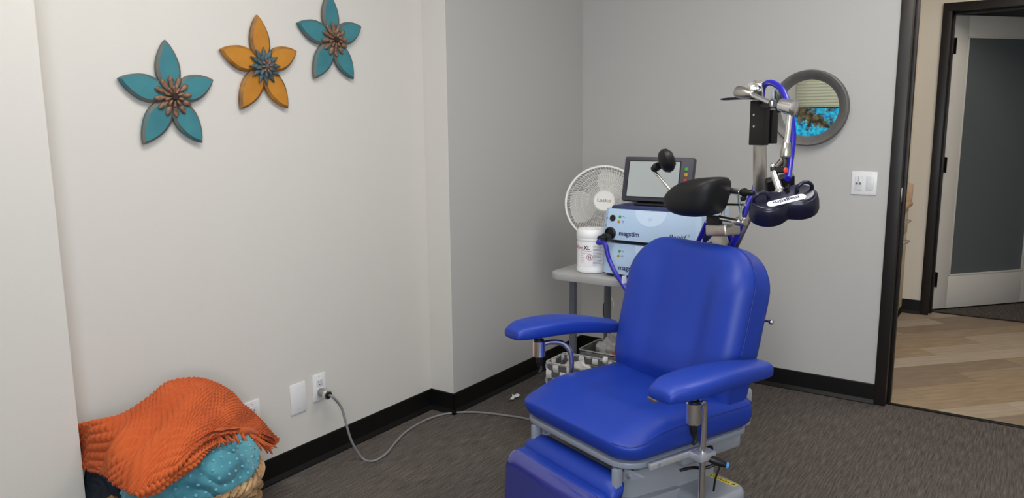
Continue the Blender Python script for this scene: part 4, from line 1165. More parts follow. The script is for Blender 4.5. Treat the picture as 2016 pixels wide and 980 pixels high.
# base: column shells and rear foot housing
bm = bmesh.new(); add_prism(bm, [(-0.14, -0.16), (0.10, -0.16), (0.135, -0.12), (0.15, 0.02), (0.15, 0.22), (-0.14, 0.22)], 0.05, 0.345, 0.01); finish(bm, 'column_shell', GREY_PL, chair)
bm = bmesh.new(); add_prism(bm, [(-0.18, -0.21), (0.13, -0.21), (0.16, -0.16), (0.165, 0.06), (-0.18, 0.06)], 0.04, 0.26, 0.02); finish(bm, 'lower_shell', GREY_PL, chair)
bmx = bmesh.new(); add_prism(bmx, rrect(0.25, 0.20, (0.03, 0.03, 0.05, 0.02), 6), 0.03, 0.252, 0.018, Matrix.Translation((0.160, 0.140, 0)), seg=4); hs = finish(bmx, 'foot_housing', GREY_PL, chair)
Mst = Matrix.Translation((0.192, 0.205, 0.252)) @ Matrix.Rotation(0.10, 4, 'Z')
bm = bmesh.new(); add_prism(bm, rrect(0.118, 0.020, 0.001, 1), 0.0, 0.0008, M=Mst); stk = finish(bm, 'warning_label', YELLOW, hs, smooth=False)
for k in range(9):
    bm = bmesh.new(); add_prism(bm, [(-0.048+k*0.0095, -0.004), (-0.042+k*0.0095, -0.004), (-0.042+k*0.0095, 0.003), (-0.048+k*0.0095, 0.004)], 0.0008, 0.0011, M=Mst); finish(bm, 'label_print', mat('sticker_print', (110, 96, 24), 0.6), stk, smooth=False)
bm = bmesh.new(); add_prism(bm, [(0.044, -0.006), (0.057, 0.0), (0.044, 0.006)], 0.0008, 0.0012, M=Mst); finish(bm, 'label_print', PBLK, stk, smooth=False)
box('floor_base', (-0.24, -0.26, 0.008), (0.24, 0.34, 0.05), GREY_PL, chair, 0.015, seg=3)
for x in (-0.21, 0.21):
    for y in (-0.23, 0.31): cyl('caster', (x-0.012, y, 0.022), (x+0.012, y, 0.022), 0.022, DARK, chair, 16, 0.004)
tube('base_cable', [(0.24, 0.225, 0.21), (0.265, 0.25, 0.205), (0.29, 0.275, 0.19), (0.29, 0.30, 0.1), (0.28, 0.32, 0.02)], 0.005, DARK, chair, 8, smooth_n=4)
# head rest: post, block, linkage, pad
box('head_post', (0.052, 0.285, 0.90), (0.092, 0.312, 1.028), STEEL, chair, 0.003)
bmx = bmesh.new(); add_prism(bmx, rrect(0.084, 0.075, 0.006, 3), 0, 0.038, 0.006, Matrix.Translation((0.086, 0.300, 1.022)) @ Matrix.Rotation(math.radians(-6), 4, 'Y')); finish(bmx, 'head_block', STEEL, chair)
def head_outline():
    return [(-0.0823, 0.1900, 1.1212), (-0.0761, 0.1900, 1.1469), (-0.0404, 0.1900, 1.1776), (0.0209, 0.1900, 1.2024), (0.0802, 0.1900, 1.2120), (0.1193, 0.1900, 1.2126), (0.1321, 0.1900, 1.1961), (0.1276, 0.1900, 1.1599), (0.1151, 0.1900, 1.1196), (0.0954, 0.1900, 1.0956), (0.0471, 0.1900, 1.0845), (-0.0191, 0.1900, 1.0848), (-0.0629, 0.1900, 1.0975)]
ho = catmull([Vector(p) for p in head_outline()], 4, True)
hc = sum(ho, Vector())/len(ho)
bm = bmesh.new(); rr_ = []
for k, off in ((0.0, -0.034), (0.25, -0.033), (0.5, -0.029), (0.72, -0.021), (0.86, -0.010), (0.95, 0.002), (0.99, 0.018), (1.0, 0.035), (1.0, 0.06), (0.97, 0.085), (0.90, 0.097), (0.75, 0.103), (0.4, 0.105), (0.0, 0.105)):
    if k == 0: rr_.append([bm.verts.new(hc+Vector((0, off, 0)))])
    else: rr_.append([bm.verts.new(hc+(p-hc)*k+Vector((0, off, 0))) for p in ho])
for a_, b_ in zip(rr_[:-1], rr_[1:]):
    n = len(ho)
    for i in range(n):
        if len(a_) == 1: bm.faces.new((a_[0], b_[(i+1) % n], b_[i]))
        elif len(b_) == 1: bm.faces.new((a_[i], a_[(i+1) % n], b_[0]))
        else: bm.faces.new((a_[i], a_[(i+1) % n], b_[(i+1) % n], b_[i]))
finish(bm, 'head_pad', BLACK_VINYL, chair, sharp=3)
cyl('head_joint', (0.0759, 0.2900, 1.1715), (0.1592, 0.2900, 1.1674), 0.0105, CHROME, chair, 18, 0.002)
rod('joint_knob', [(0.010, 0), (0.014, 0.3), (0.009, 0.6), (0.010, 0.75), (0.006, 1)], (0.1592, 0.2900, 1.1674), (0.2077, 0.2900, 1.1676), DARK, chair, 14)
tube('joint_lever', [(0.1653, 0.2900, 1.1647), (0.1739, 0.2900, 1.1495), (0.1603, 0.2900, 1.1453)], 0.007, DARK, chair, 8, smooth_n=4)
cyl('head_joint', (0.0759, 0.2900, 1.0798), (0.1578, 0.2900, 1.0749), 0.0095, CHROME, chair, 18, 0.002)
cyl('joint_end', (0.1375, 0.3000, 1.0737), (0.1733, 0.3000, 1.0741), 0.0145, STEEL, chair, 18, 0.003)
tube('link_rod', [(0.1602, 0.2800, 1.1554), (0.1680, 0.2800, 1.1180), (0.1717, 0.2800, 1.0834)], 0.0035, CHROME, chair, 8, smooth_n=3)
tube('link_rod', [(0.1376, 0.3000, 1.1558), (0.1456, 0.3000, 1.1147), (0.1633, 0.3000, 1.0779)], 0.003, CHROME, chair, 8, smooth_n=3)
tube('link_rod', [(0.1135, 0.2900, 1.1611), (0.0962, 0.2900, 1.1356), (0.0913, 0.2900, 1.1075), (0.0885, 0.2900, 1.0778)], 0.006, CHROME, chair, 10, smooth_n=3)
cyl('lever_rod', (0.0806, 0.2800, 1.1235), (0.1830, 0.2800, 1.1304), 0.0036, DARK, chair, 10)
cyl('lever_tip', (0.1753, 0.2800, 1.1297), (0.1850, 0.2800, 1.1305), 0.0042, CHROME, chair, 10)
box('pad_bracket', (0.03, 0.278, 1.055), (0.085, 0.298, 1.085), DARK, chair, 0.004)
# small side pad on a bent rod
sp_ = lambda: None
sidep = thing_pad = None
bm = bmesh.new()
c0 = Vector((-0.1331, 0.2600, 1.2558))
Mp = axis_matrix(c0, Vector((-0.55, -0.75, -0.35)), Vector((0.8, -0.55, 0.6)))
add_lathe(bm, [(0, -0.026), (0.026, -0.023), (0.041, -0.010), (0.044, 0.004), (0.036, 0.018), (0.019, 0.026), (0, 0.027)], 28, Mp)
for v in bm.verts:
    q = Mp.inverted() @ v.co; q.x *= 1.12; q.y *= 0.92; v.co = Mp @ q
finish(bm, 'temple_pad', BLACK_VINYL, chair)
rod('temple_joint', [(0.013, 0), (0.015, 0.5), (0.011, 1)], (-0.1710, 0.2600, 1.2372), (-0.1976, 0.2600, 1.2238), BLACK_VINYL, chair, 16)
tube('temple_rod', [(-0.1900, 0.2650, 1.2117), (-0.1550, 0.2650, 1.1856), (-0.1157, 0.2750, 1.1460), (-0.0572, 0.3000, 1.1144)], 0.0042, STEEL, chair, 10, smooth_n=3)
rod('temple_socket', [(0.006, 0), (0.006, 1)], (-0.1926, 0.2650, 1.2133), (-0.1799, 0.2650, 1.2035), CHROME, chair, 12)

# ================================================================== COIL HOLDER (stands up behind the backrest)
arm = thing('coil_holder', 'steel holder arm with black clamp block rising behind the chair back', 'holder arm', CH_LOC, CH_ROT)
yb = 0.42
ol = [(0.0777, 0.4200, 1.5020), (0.0851, 0.4200, 1.5144), (0.1049, 0.4200, 1.5151), (0.1173, 0.4200, 1.5050), (0.1243, 0.4200, 1.4460), (0.1419, 0.4200, 1.3020), (0.1520, 0.4200, 1.1498), (0.1373, 0.4200, 1.1289), (0.0885, 0.4200, 1.0510), (0.0146, 0.4200, 0.9035), (-0.0523, 0.4200, 0.8936), (0.0412, 0.4200, 1.0719), (0.1004, 0.4200, 1.1394), (0.0921, 0.4200, 1.3009)]
Mxz2 = Matrix(((1, 0, 0, 0), (0, 0, 1, 0), (0, 1, 0, 0), (0, 0, 0, 1)))
bm = bmesh.new(); add_prism(bm, [(p[0], p[2]) for p in ol], yb, yb+0.007, 0.0015, Mxz2); finish(bm, 'upright_plate', STEEL, arm)
a_ = (0.1028, 0.3850, 1.4495); b_ = (0.1553, 0.3850, 1.3095)
cb1 = box('clamp_block', (a_[0], 0.385, b_[2]), (b_[0], 0.418, a_[2]), DARK, arm, 0.002)
box('clamp_block', (a_[0]+0.004, 0.4285, b_[2]+0.004), (b_[0]+0.002, 0.458, a_[2]-0.03), DARK, arm, 0.002)
for py in (226, 249):
    q = {226: (0.1209, 0.3850, 1.4047), 249: (0.1228, 0.3850, 1.3681)}[py]
    cyl('screw', (q[0], 0.3855, q[2]), (q[0], 0.382, q[2]), 0.0035, CHROME, cb1, 12)
rod('side_knob', [(0.004, 0), (0.004, 0.5), (0.009, 0.55), (0.009, 1)], (0.1296, 0.4400, 1.3852), (0.1433, 0.4400, 1.3851), DARK, arm, 12)
q0 = Vector((-0.0024, 0.3700, 1.4556)); q1 = Vector((0.1709, 0.3700, 1.4536))
bm = bmesh.new(); rows = []; N = 14
for i in range(13):
    s_ = i/12; hw = 0.022*math.sqrt(max(0.03, 1-(2*s_-1)**4)); th = 0.0045*math.sqrt(max(0.05, 1-(2*s_-1)**6))
    c = q0+(q1-q0)*s_+Vector((0, 0, 0.003*math.sin(PI*s_)))
    rows.append([bm.verts.new(c+Vector((0.3*hw*math.cos(2*PI*k/N), hw*math.cos(2*PI*k/N), th*math.sin(2*PI*k/N)))) for k in range(N)])
for r0_, r1_ in zip(rows[:-1], rows[1:]):
    for k in range(N): bm.faces.new((r0_[k], r0_[(k+1) % N], r1_[(k+1) % N], r1_[k]))
bm.faces.new(rows[0][::-1]); bm.faces.new(rows[-1]); finish(bm, 'paddle', DARK, arm)
rod('top_bolt', [(0.018, 0), (0.020, 0.1), (0.020, 0.6), (0.012, 0.62), (0.012, 1)], (0.0980, 0.4180, 1.4883), (0.1090, 0.3750, 1.4855), CHROME, arm)
box('cable_guide', (0.150, 0.43, 1.445), (0.168, 0.437, 1.487), PALEBLUE, arm, 0.003)
ha = Vector((0.0928, 0.3300, 1.4776)); hb = Vector((0.1605, 0.3200, 1.4657)); hcx = Vector((0.2559, 0.3000, 1.4356))
rod('lever_grip', [(0.010, 0), (0.0185, 0.10), (0.0195, 0.35), (0.017, 0.6), (0.011, 0.95), (0.0085, 1)], ha, hb+(hb-ha)*0.05, STEEL, arm, 24)
rod('lever_shaft', [(0.0075, 0), (0.0065, 1)], hb, hcx, CHROME, arm, 16)
cyl('pivot', (0.2674, 0.2850, 1.4352), (0.2443, 0.3150, 1.4359), 0.0135, DARK, arm, 20, 0.002)
ps = Vector((0.2664, 0.2840, 1.4352))
cyl('pivot_screw', ps, ps+Vector((-0.0035, -0.0035, 0)), 0.0085, WHITE_PL, arm, 18, 0.001)
tube('pivot_arm', [(0.1309, 0.4000, 1.4362), (0.1837, 0.3600, 1.4316), (0.2448, 0.3100, 1.4314)], 0.010, DARK, arm, 12, smooth_n=3)
tube('wing_knob', [(0.2550, 0.3100, 1.4741), (0.2632, 0.3100, 1.4561), (0.2679, 0.3100, 1.4353), (0.2694, 0.3100, 1.4087)], [0.004, 0.010, 0.013, 0.006], DARK, arm, 12, smooth_n=4)
rod('collar', [(0.012, 0), (0.019, 0.06), (0.020, 0.3), (0.020, 0.42), (0.023, 0.45), (0.0235, 0.92), (0.018, 1)], (0.2734, 0.3100, 1.4322), (0.3264, 0.3100, 1.4208), CHROME, arm, 28)
ra = Vector((0.3085, 0.3100, 1.4022)); rb = Vector((0.3101, 0.3000, 1.3231))
cyl('drop_rod', ra, rb, 0.0085, CHROME, arm, 18)
rod('drop_sleeve', [(0.010, 0), (0.012, 0.05), (0.0165, 0.85), (0.014, 0.97), (0.010, 1)], rb, (0.3112, 0.2950, 1.2775), STEEL, arm, 22)
e0 = (0.3115, 0.2900, 1.2762); e1 = (0.3229, 0.2750, 1.2417); e2 = (0.2931, 0.2700, 1.2435)
tube('elbow', [e0, (0.3195, 0.2850, 1.2618), e1], 0.0085, DARK, arm, 12, smooth_n=3)
tube('elbow_brace', [(0.3085, 0.2850, 1.2703), (0.2999, 0.2700, 1.2498)], 0.009, mat('dark_steel', (92, 84, 78), 0.4, metal=0.8), arm, 12)
rod('swivel', [(0.008, 0), (0.0095, 0.1), (0.0095, 1)], e2, (0.3318, 0.2700, 1.2438), DARK, arm, 16)
rod('red_cap', [(0.0085, 0), (0.0075, 0.8), (0.004, 1)], (0.3318, 0.2700, 1.2438), (0.3370, 0.2700, 1.2440), mat('red_cap_plastic', (222, 70, 56), 0.4), arm, 16)
bm = bmesh.new(); bmesh.ops.create_uvsphere(bm, u_segments=18, v_segments=12, radius=0.0085, matrix=Matrix.Translation((0.2910, 0.2650, 1.2541))); finish(bm, 'ball_end', CHROME, arm)
cyl('ball_neck', (0.2931, 0.2650, 1.2482), (0.2997, 0.2620, 1.2353), 0.009, DARK, arm, 14)
rod('clamp_tube', [(0.0095, 0), (0.0105, 0.1), (0.0115, 0.75), (0.0145, 0.78), (0.0145, 0.84), (0.0125, 0.87), (0.0125, 1)], (0.2978, 0.2620, 1.2367), (0.3481, 0.2350, 1.1747), CHROME, arm, 20)
tube('thumb_screw', [(0.3338, 0.2350, 1.1825), (0.3183, 0.2350, 1.1770), (0.3117, 0.2350, 1.1691)], [0.004, 0.006, 0.004], CHROME, arm, 8, smooth_n=3)

# ================================================================== COIL
ca = Vector((0.558, 0.830, 0)); cf = Vector((-0.830, 0.557, 0)); cz_ = Vector((0, 0, 1))
ccen = Vector((0.3720, 0.2150, 1.1704))
A_ = (ca*math.cos(math.radians(13))+cz_*math.sin(math.radians(13))).normalized()
Nn = (cz_*math.cos(math.radians(27))-cf*math.sin(math.radians(27)))
Nn = (Nn-A_*Nn.dot(A_)).normalized()
Mm_ = A_.cross(Nn)          # towards the viewer (down the face) or away
if Mm_.dot(cf) > 0: Mm_ = -Mm_
Yc = -Mm_                    # away from the viewer, so (A, Yc, Nn) is right handed
MCO = Matrix(((A_.x, Yc.x, Nn.x, ccen.x), (A_.y, Yc.y, Nn.y, ccen.y), (A_.z, Yc.z, Nn.z, ccen.z), (0, 0, 0, 1)))
coil = thing('stimulation_coil', 'navy figure-eight stimulation coil with white name plate', 'coil', CH_LOC, CH_ROT)
def fig8(rad, sep, neck, n=24):
    out = []
    for k in range(n*2):
        a = 2*PI*k/(n*2); x = math.cos(a); y = math.sin(a)
        # two-lobed outline
        r_ = rad
        px_ = sep*math.copysign(min(1, abs(x)*2.2), x)
        px_ = sep*math.tanh(2.6*x)
        out.append((px_+rad*x*1.0*(0.98), rad*y*(neck+(1-neck)*sm(0.05, 0.62, abs(x)))*(1.0 if abs(y) < 2 else 1)))
    return out
# explicit outline: arcs of two circles joined by a waist
def eight(rad, sep, n=14, waist=0.034):
    a0 = math.acos(min(1, (sep*0.42)/rad))
    pts = []
    a1 = PI-math.asin(min(0.99, (waist)/rad))*1.0
    for k in range(n+1):
        a = -a1+0.45+(2*a1-0.9)*k/n; pts.append((sep+rad*math.cos(a), rad*math.sin(a)))
    pts.append((0.0, waist+0.004))
    for k in range(n+1):
        a = PI-a1+0.45+(2*a1-0.9)*k/n; pts.append((-sep+rad*math.cos(a), rad*math.sin(a)))
    pts.append((0.0, -waist-0.004))
    return pts
E8 = eight(0.049, 0.045, 16, 0.028)
bm = bmesh.new(); n = len(E8); rr_ = []
for k, off, z in ((1.0, 0.0035, -0.052), (1.0, 0.0052, -0.046), (1.0, 0.004, -0.022), (1.0, 0.0, -0.004), (1.0, -0.003, 0.0), (1.0, -0.0055, 0.0), (1.0, -0.0075, 0.0045), (1.0, -0.012, 0.006)):
    row = []
    for i in range(n):
        p = Vector(E8[i]); t_ = Vector(E8[(i+1) % n])-Vector(E8[i-1]); nn = Vector((t_.y, -t_.x)).normalized()
        q = p+nn*off; row.append(bm.verts.new(MCO @ Vector((q.x, q.y, z))))
    rr_.append(row)
for r0_, r1_ in zip(rr_[:-1], rr_[1:]):
    for k in range(n): bm.faces.new((r0_[k], r0_[(k+1) % n], r1_[(k+1) % n], r1_[k]))
bm.faces.new(rr_[0][::-1]); bm.faces.new(rr_[-1])
finish(bm, 'coil_body', NAVY, coil, sharp=0.9)
bm = bmesh.new(); add_prism(bm, rrect(0.110, 0.025, 0.0122, 6), 0.0062, 0.0082, 0.0006, MCO @ Matrix.Translation((-0.002, -0.024, 0)) @ Matrix.Rotation(0.01, 4, 'Z')); npl = finish(bm, 'name_plate', WHITE_PL, coil)
text('lettering', 'magstim', 0.0185, MCO @ Matrix.Translation((-0.002, -0.0235, 0.0084)) @ Matrix.Rotation(PI, 4, 'Z'), PRINT_NAVY, npl, bold=0.0004, xscale=1.22)
for sx in (-1, 1):
    cx = sx*0.062
    pts = [(cx-0.020, 0.006, 0.004), (cx-0.022, 0.006, 0.016), (cx-0.012, 0.007, 0.027), (cx+0.002, 0.008, 0.030), (cx+0.014, 0.007, 0.025), (cx+0.021, 0.006, 0.014), (cx+0.021, 0.006, 0.004)]
    tube('grip_loop', [MCO @ Vector(p) for p in pts], 0.0052, NAVY, coil, 10, smooth_n=4)
# housing behind the face (cable box)
bm = bmesh.new(); add_prism(bm, rrect(0.084, 0.066, 0.006, 3), -0.012, 0.012, 0.003, Matrix.Translation(Vector((0.2701, 0.3300, 1.1912))) @ Matrix(((A_.x, Nn.x, -Yc.x, 0), (A_.y, Nn.y, -Yc.y, 0), (A_.z, Nn.z, -Yc.z, 0), (0, 0, 0, 1))) ); finish(bm, 'cable_box', DARK, coil)
rod('t_knob', [(0.003, 0), (0.003, 0.6), (0.007, 0.65), (0.007, 1)], (0.3541, 0.2350, 1.1912), (0.3724, 0.2350, 1.1982), DARK, coil, 10)
tube('t_knob_bar', [(0.3702, 0.2350, 1.2081), (0.3730, 0.2350, 1.1881)], 0.003, DARK, coil, 8)
cc_ = thing('coil_cable', 'thick blue coil cable looping over the holder and down behind the chair', 'cable', CH_LOC, CH_ROT)
tube('cable', [(0.3418, 0.2700, 1.2193), (0.3157, 0.3100, 1.2489), (0.2981, 0.3400, 1.2921), (0.2930, 0.3500, 1.3443), (0.2753, 0.3600, 1.3996), (0.2455, 0.3800, 1.4424), (0.2082, 0.4000, 1.4804), (0.1561, 0.4200, 1.5031), (0.1136, 0.4400, 1.4992), (0.0914, 0.4550, 1.4715), (0.0804, 0.4750, 1.3821), (0.0813, 0.4750, 1.2493), (0.0751, 0.4600, 1.1656), (0.1083, 0.4000, 1.1412), (0.1110, 0.3700, 1.0904), (0.0939, 0.3600, 1.0196), (0.0598, 0.3700, 0.9414), (0.09, 0.40, 0.80), (0.08, 0.42, 0.45)], 0.0095, CABLE_BLUE, cc_, 12, smooth_n=5)
for nm, pts, lb in (('supply_cable', [(-0.0908, 0.4200, 1.0397), (-0.1127, 0.4300, 1.0114), (-0.1527, 0.4400, 0.9472), (-0.1841, 0.4500, 0.8897), (-0.02, 0.45, 0.6)], 'blue cable crossing the right end of the upper unit'),
                ('supply_cable', [(-0.1424, 0.4700, 0.9679), (-0.1456, 0.4700, 0.9304), (-0.1437, 0.4700, 0.8840), (0.02, 0.48, 0.6)], 'short blue cable hanging from a dark connector beside the upper unit'),
                ('supply_cable', [(0.0267, 0.4000, 1.0083), (0.0282, 0.4100, 0.9799), (0.0216, 0.4200, 0.9397), (0.1, 0.44, 0.7)], 'thin blue cable behind the headrest post')):
    t = thing(nm, lb, 'cable', CH_LOC, CH_ROT)
    tube('cable', pts, 0.0085, CABLE_BLUE, t, 12, smooth_n=5)
    if 'connector' in lb:
        rod('connector', [(0.010, 0), (0.022, 0.3), (0.022, 0.6), (0.012, 1)], (-0.1343, 0.4800, 1.0160), (-0.1422, 0.4700, 0.9642), DKBLUE, t, 16)
tube('cable_tie', [(0.0409, 0.3850, 0.9804), (0.0627, 0.3800, 0.9699), (0.0552, 0.3800, 0.9483), (0.0726, 0.3850, 0.9416)], 0.007, DARK, cc_, 8, smooth_n=4)
# ================================================================== BASKET AND BLANKETS
BC = Vector((-2.128, 1.28, 0)); BR = 0.218; BZ = 0.305
WICK = mat('woven_seagrass', (182, 148, 106), 0.7, noise_amt=0.25, rgb2=(122, 92, 62), noise_scale=30, bump=0.4, bump_scale=200)
wb = thing('laundry_basket', 'round woven seagrass basket filled with blankets in the left corner', 'basket', (BC.x, BC.y, 0))
def b_r(z): return 0.178+0.04*(z/BZ)
nst = 40
bm = bmesh.new()
rows = 15
for r in range(rows):
    z = 0.014+r*(BZ-0.04)/(rows-1); pts = []
    for k in range(nst*3):
        a = 2*PI*k/(nst*3); off = 0.006*math.cos(nst*a/2+PI*(r % 2)); pts.append((math.cos(a)*(b_r(z)+off), math.sin(a)*(b_r(z)+off), z+0.003*math.sin(nst*a/2+r)))
    add_tube(bm, pts, 0.0105, 6, True)
wv = finish(bm, 'weave', WICK, wb); wv['kind'] = 'stuff'
for k in range(nst//2):
    a = 2*PI*k/(nst//2)
    tube('stake', [(math.cos(a)*b_r(z), math.sin(a)*b_r(z), z) for z in (0.005, 0.10, 0.20, BZ-0.01)], 0.0055, WICK, wb, 6)
bm = bmesh.new()
for s_ in range(3):
    add_tube(bm, [(math.cos(a)*(b_r(BZ)+0.009*math.cos(14*a+s_*2*PI/3)), math.sin(a)*(b_r(BZ)+0.009*math.cos(14*a+s_*2*PI/3)), BZ-0.006+0.009*math.sin(14*a+s_*2*PI/3)) for a in [2*PI*k/168 for k in range(168)]], 0.0085, 6, True)
finish(bm, 'braided_rim', WICK, wb)
bm = bmesh.new(); add_lathe(bm, [(0.0, 0.004), (0.17, 0.004), (0.172, 0.014), (0.0, 0.014)], 40); finish(bm, 'base', WICK, wb)

# teal minky blanket: heap filling the basket, with folds and raised dots
TEALB = mat('teal_plush', (84, 156, 170), 0.85, sheen=0.25, noise_amt=0.12, rgb2=(46, 110, 128), noise_scale=9, bump=0.3, bump_scale=300)
DOTM = mat('teal_plush_dot', (90, 162, 176), 0.85, sheen=0.25)
def heap(name, c, rx, ry, z0, zt, seed, fold, label, cat, material, dots=True, nu=150, nv=70, lumps=()):
    bm = bmesh.new(); g = []
    for j in range(nv+1):
        row = []
        el = (j/nv)*PI/2*1.0
        for i in range(nu):
            a = 2*PI*i/nu
            d = Vector((math.cos(a)*math.cos(el), math.sin(a)*math.cos(el), math.sin(el)))
            h1 = noise.noise(d*1.7+Vector((seed, 0, 0)))
            w_ = noise.noise(d*2.1+Vector((0, seed, 3)))*2.2
            ridge = abs(math.sin((d.x*2.6+d.z*4.5+d.y*1.2+w_)*2.4))**0.6-0.6
            s_ = 1+0.10*h1+fold*ridge
            p = Vector((c[0]+d.x*rx*s_, c[1]+d.y*ry*s_, z0+d.z*(zt-z0)*s_))
            for lc, lr, la in lumps:
                q = (p-Vector(lc)).length; p = p+(p-Vector((c[0], c[1], z0))).normalized()*la*math.exp(-(q/lr)**2)
            row.append(p)
        g.append(row)
    vv = [[bm.verts.new(p) for p in row] for row in g[:-1]]
    top = bm.verts.new(g[-1][0])
    for j in range(nv-1):
        for i in range(nu): bm.faces.new((vv[j][i], vv[j][(i+1) % nu], vv[j+1][(i+1) % nu], vv[j+1][i]))
    for i in range(nu): bm.faces.new((vv[nv-1][i], vv[nv-1][(i+1) % nu], top))
    bm.faces.new(vv[0][::-1])
    bm.normal_update()
    if dots:
        dd_ = {}
        for j in range(nv-1):
            for i in range(nu):
                v = vv[j][i]
                hh = 0.0
                # dots on a staggered lattice over the surface, by arc distance
                su = i/nu*2*PI*rx; sv_ = j/nv*PI/2*max(rx, zt-z0)
                r_ = round(sv_/0.025); cu_ = (su-(0.0125 if r_ % 2 else 0))/0.025
                du = (cu_-round(cu_))*0.025*math.cos(j/nv*PI/2); dv_ = sv_-r_*0.025
                hh = 0.003*math.exp(-((du*du+dv_*dv_)/(0.0055**2)))
                dd_[v] = v.co+(v.co-Vector((c[0], c[1], z0-0.05))).normalized()*hh
        for v, p in dd_.items(): v.co = p
    spots = []
    if dots:
        for jj, j in enumerate(range(4, nv-8, 9)):
            ring_len = 2*PI*rx*math.cos(j/nv*PI/2); k_ = max(3, int(ring_len/0.026))
            for q in range(k_):
                v = vv[j][int((q+0.5*(jj % 2))*nu/k_) % nu]
                spots.append((v.co.copy(), (v.co-Vector((c[0], c[1], z0-0.05))).normalized()))
    o = finish(bm, name, material, None, sharp=3)
    if spots:
        bm = bmesh.new()
        for p, n_ in spots:
            Ms_ = axis_matrix(p+n_*0.0006, n_) @ Matrix.Diagonal((1.0, 1.0, 0.55, 1.0))
            bmesh.ops.create_icosphere(bm, subdivisions=2, radius=0.0052, matrix=Ms_)
        ds = finish(bm, 'raised_dots', DOTM, o, sharp=3); ds['kind'] = 'stuff'
    return tag(o, label, cat)
heap('teal_blanket', (BC.x+0.004, BC.y+0.002), 0.187, 0.190, 0.262, 0.455, 4.2, 0.11, 'crumpled teal plush blanket with raised dots stuffed in the basket', 'blanket', TEALB, True, 260, 110,
     lumps=(((-2.03, 1.42, 0.36), 0.09, 0.032), ((-1.99, 1.30, 0.33), 0.08, 0.02), ((-2.02, 1.12, 0.35), 0.10, 0.055)))
NAVYC = mat('dark_navy_cloth', (34, 44, 58), 0.9, noise_amt=0.4, rgb2=(22, 26, 32), noise_scale=12, bump=0.3, bump_scale=250)
heap('navy_cloth', (-2.255, 1.105), 0.105, 0.062, 0.25, 0.425, 9.1, 0.14, 'dark navy cloth poking out below the orange throw', 'cloth', NAVYC, False, 90, 50)

# orange chenille throw
ORANGE = mat('orange_chenille', (198, 92, 38), 0.9, sheen=0.05, noise_amt=0.12, rgb2=(174, 74, 28), noise_scale=6, bump=0.25, bump_scale=400)
ctrl = [
 [(-2.4200, 1.0565, 0.4611), (-2.2900, 1.1079, 0.4861), (-2.2850, 1.1762, 0.4902), (-2.2850, 1.2606, 0.5112), (-2.2850, 1.3407, 0.5327), (-2.2900, 1.4349, 0.5213), (-2.3000, 1.5453, 0.4646), (-2.3100, 1.6290, 0.3682), (-2.3200, 1.7182, 0.2696), (-2.3200, 1.7714, 0.1983)],
 [(-2.4100, 1.0534, 0.4776), (-2.2400, 1.0854, 0.5241), (-2.2100, 1.1391, 0.5366), (-2.2100, 1.2209, 0.5590), (-2.2100, 1.2986, 0.5819), (-2.2100, 1.3869, 0.5766), (-2.2200, 1.4936, 0.5228), (-2.2400, 1.5812, 0.4191), (-2.2600, 1.6752, 0.3174), (-2.2600, 1.7329, 0.2343)],
 [(-2.4000, 1.0450, 0.4403), (-2.2050, 1.0639, 0.4892), (-2.1100, 1.0821, 0.5157), (-2.1000, 1.1538, 0.5289), (-2.0900, 1.2215, 0.5498), (-2.0900, 1.3062, 0.5553), (-2.1200, 1.4217, 0.5031), (-2.1600, 1.5216, 0.4131), (-2.2000, 1.6291, 0.3235), (-2.2100, 1.6937, 0.2484)],
 [(-2.4000, 1.0408, 0.3976), (-2.2000, 1.0520, 0.4384), (-2.0600, 1.0340, 0.4801), (-2.0000, 1.0699, 0.4935), (-1.9800, 1.1272, 0.5134), (-1.9800, 1.2063, 0.5193), (-2.0200, 1.3324, 0.4897), (-2.0800, 1.4535, 0.4218), (-2.1400, 1.5728, 0.3345), (-2.1700, 1.6562, 0.2657)],
 [(-2.4000, 1.0381, 0.3706), (-2.1900, 1.0362, 0.4032), (-2.0400, 1.0069, 0.4273), (-1.9300, 1.0087, 0.4185), (-1.9200, 1.0589, 0.4355), (-1.9200, 1.1280, 0.4556), (-1.9400, 1.2308, 0.4811), (-2.0000, 1.3600, 0.4485), (-2.0800, 1.4995, 0.3795), (-2.1500, 1.6298, 0.2744)],
 [(-2.4100, 1.0421, 0.3632), (-2.2100, 1.0491, 0.3992), (-2.0700, 1.0253, 0.4208), (-1.9650, 1.0283, 0.4152), (-1.9550, 1.0821, 0.4286), (-1.9550, 1.1526, 0.4494), (-1.9750, 1.2569, 0.4713), (-2.0300, 1.3845, 0.4398), (-2.1100, 1.5215, 0.3703), (-2.1800, 1.6464, 0.2650)],
]
def bicubic(ctrl, nu, nv):
    # interpolate rows first, then columns
    rows_ = [catmull([Vector(p) for p in r_], nu) for r_ in ctrl]
    cols_ = [catmull([r_[i] for r_ in rows_], nv) for i in range(len(rows_[0]))]
    return [[cols_[i][j] for i in range(len(cols_))] for j in range(len(cols_[0]))]
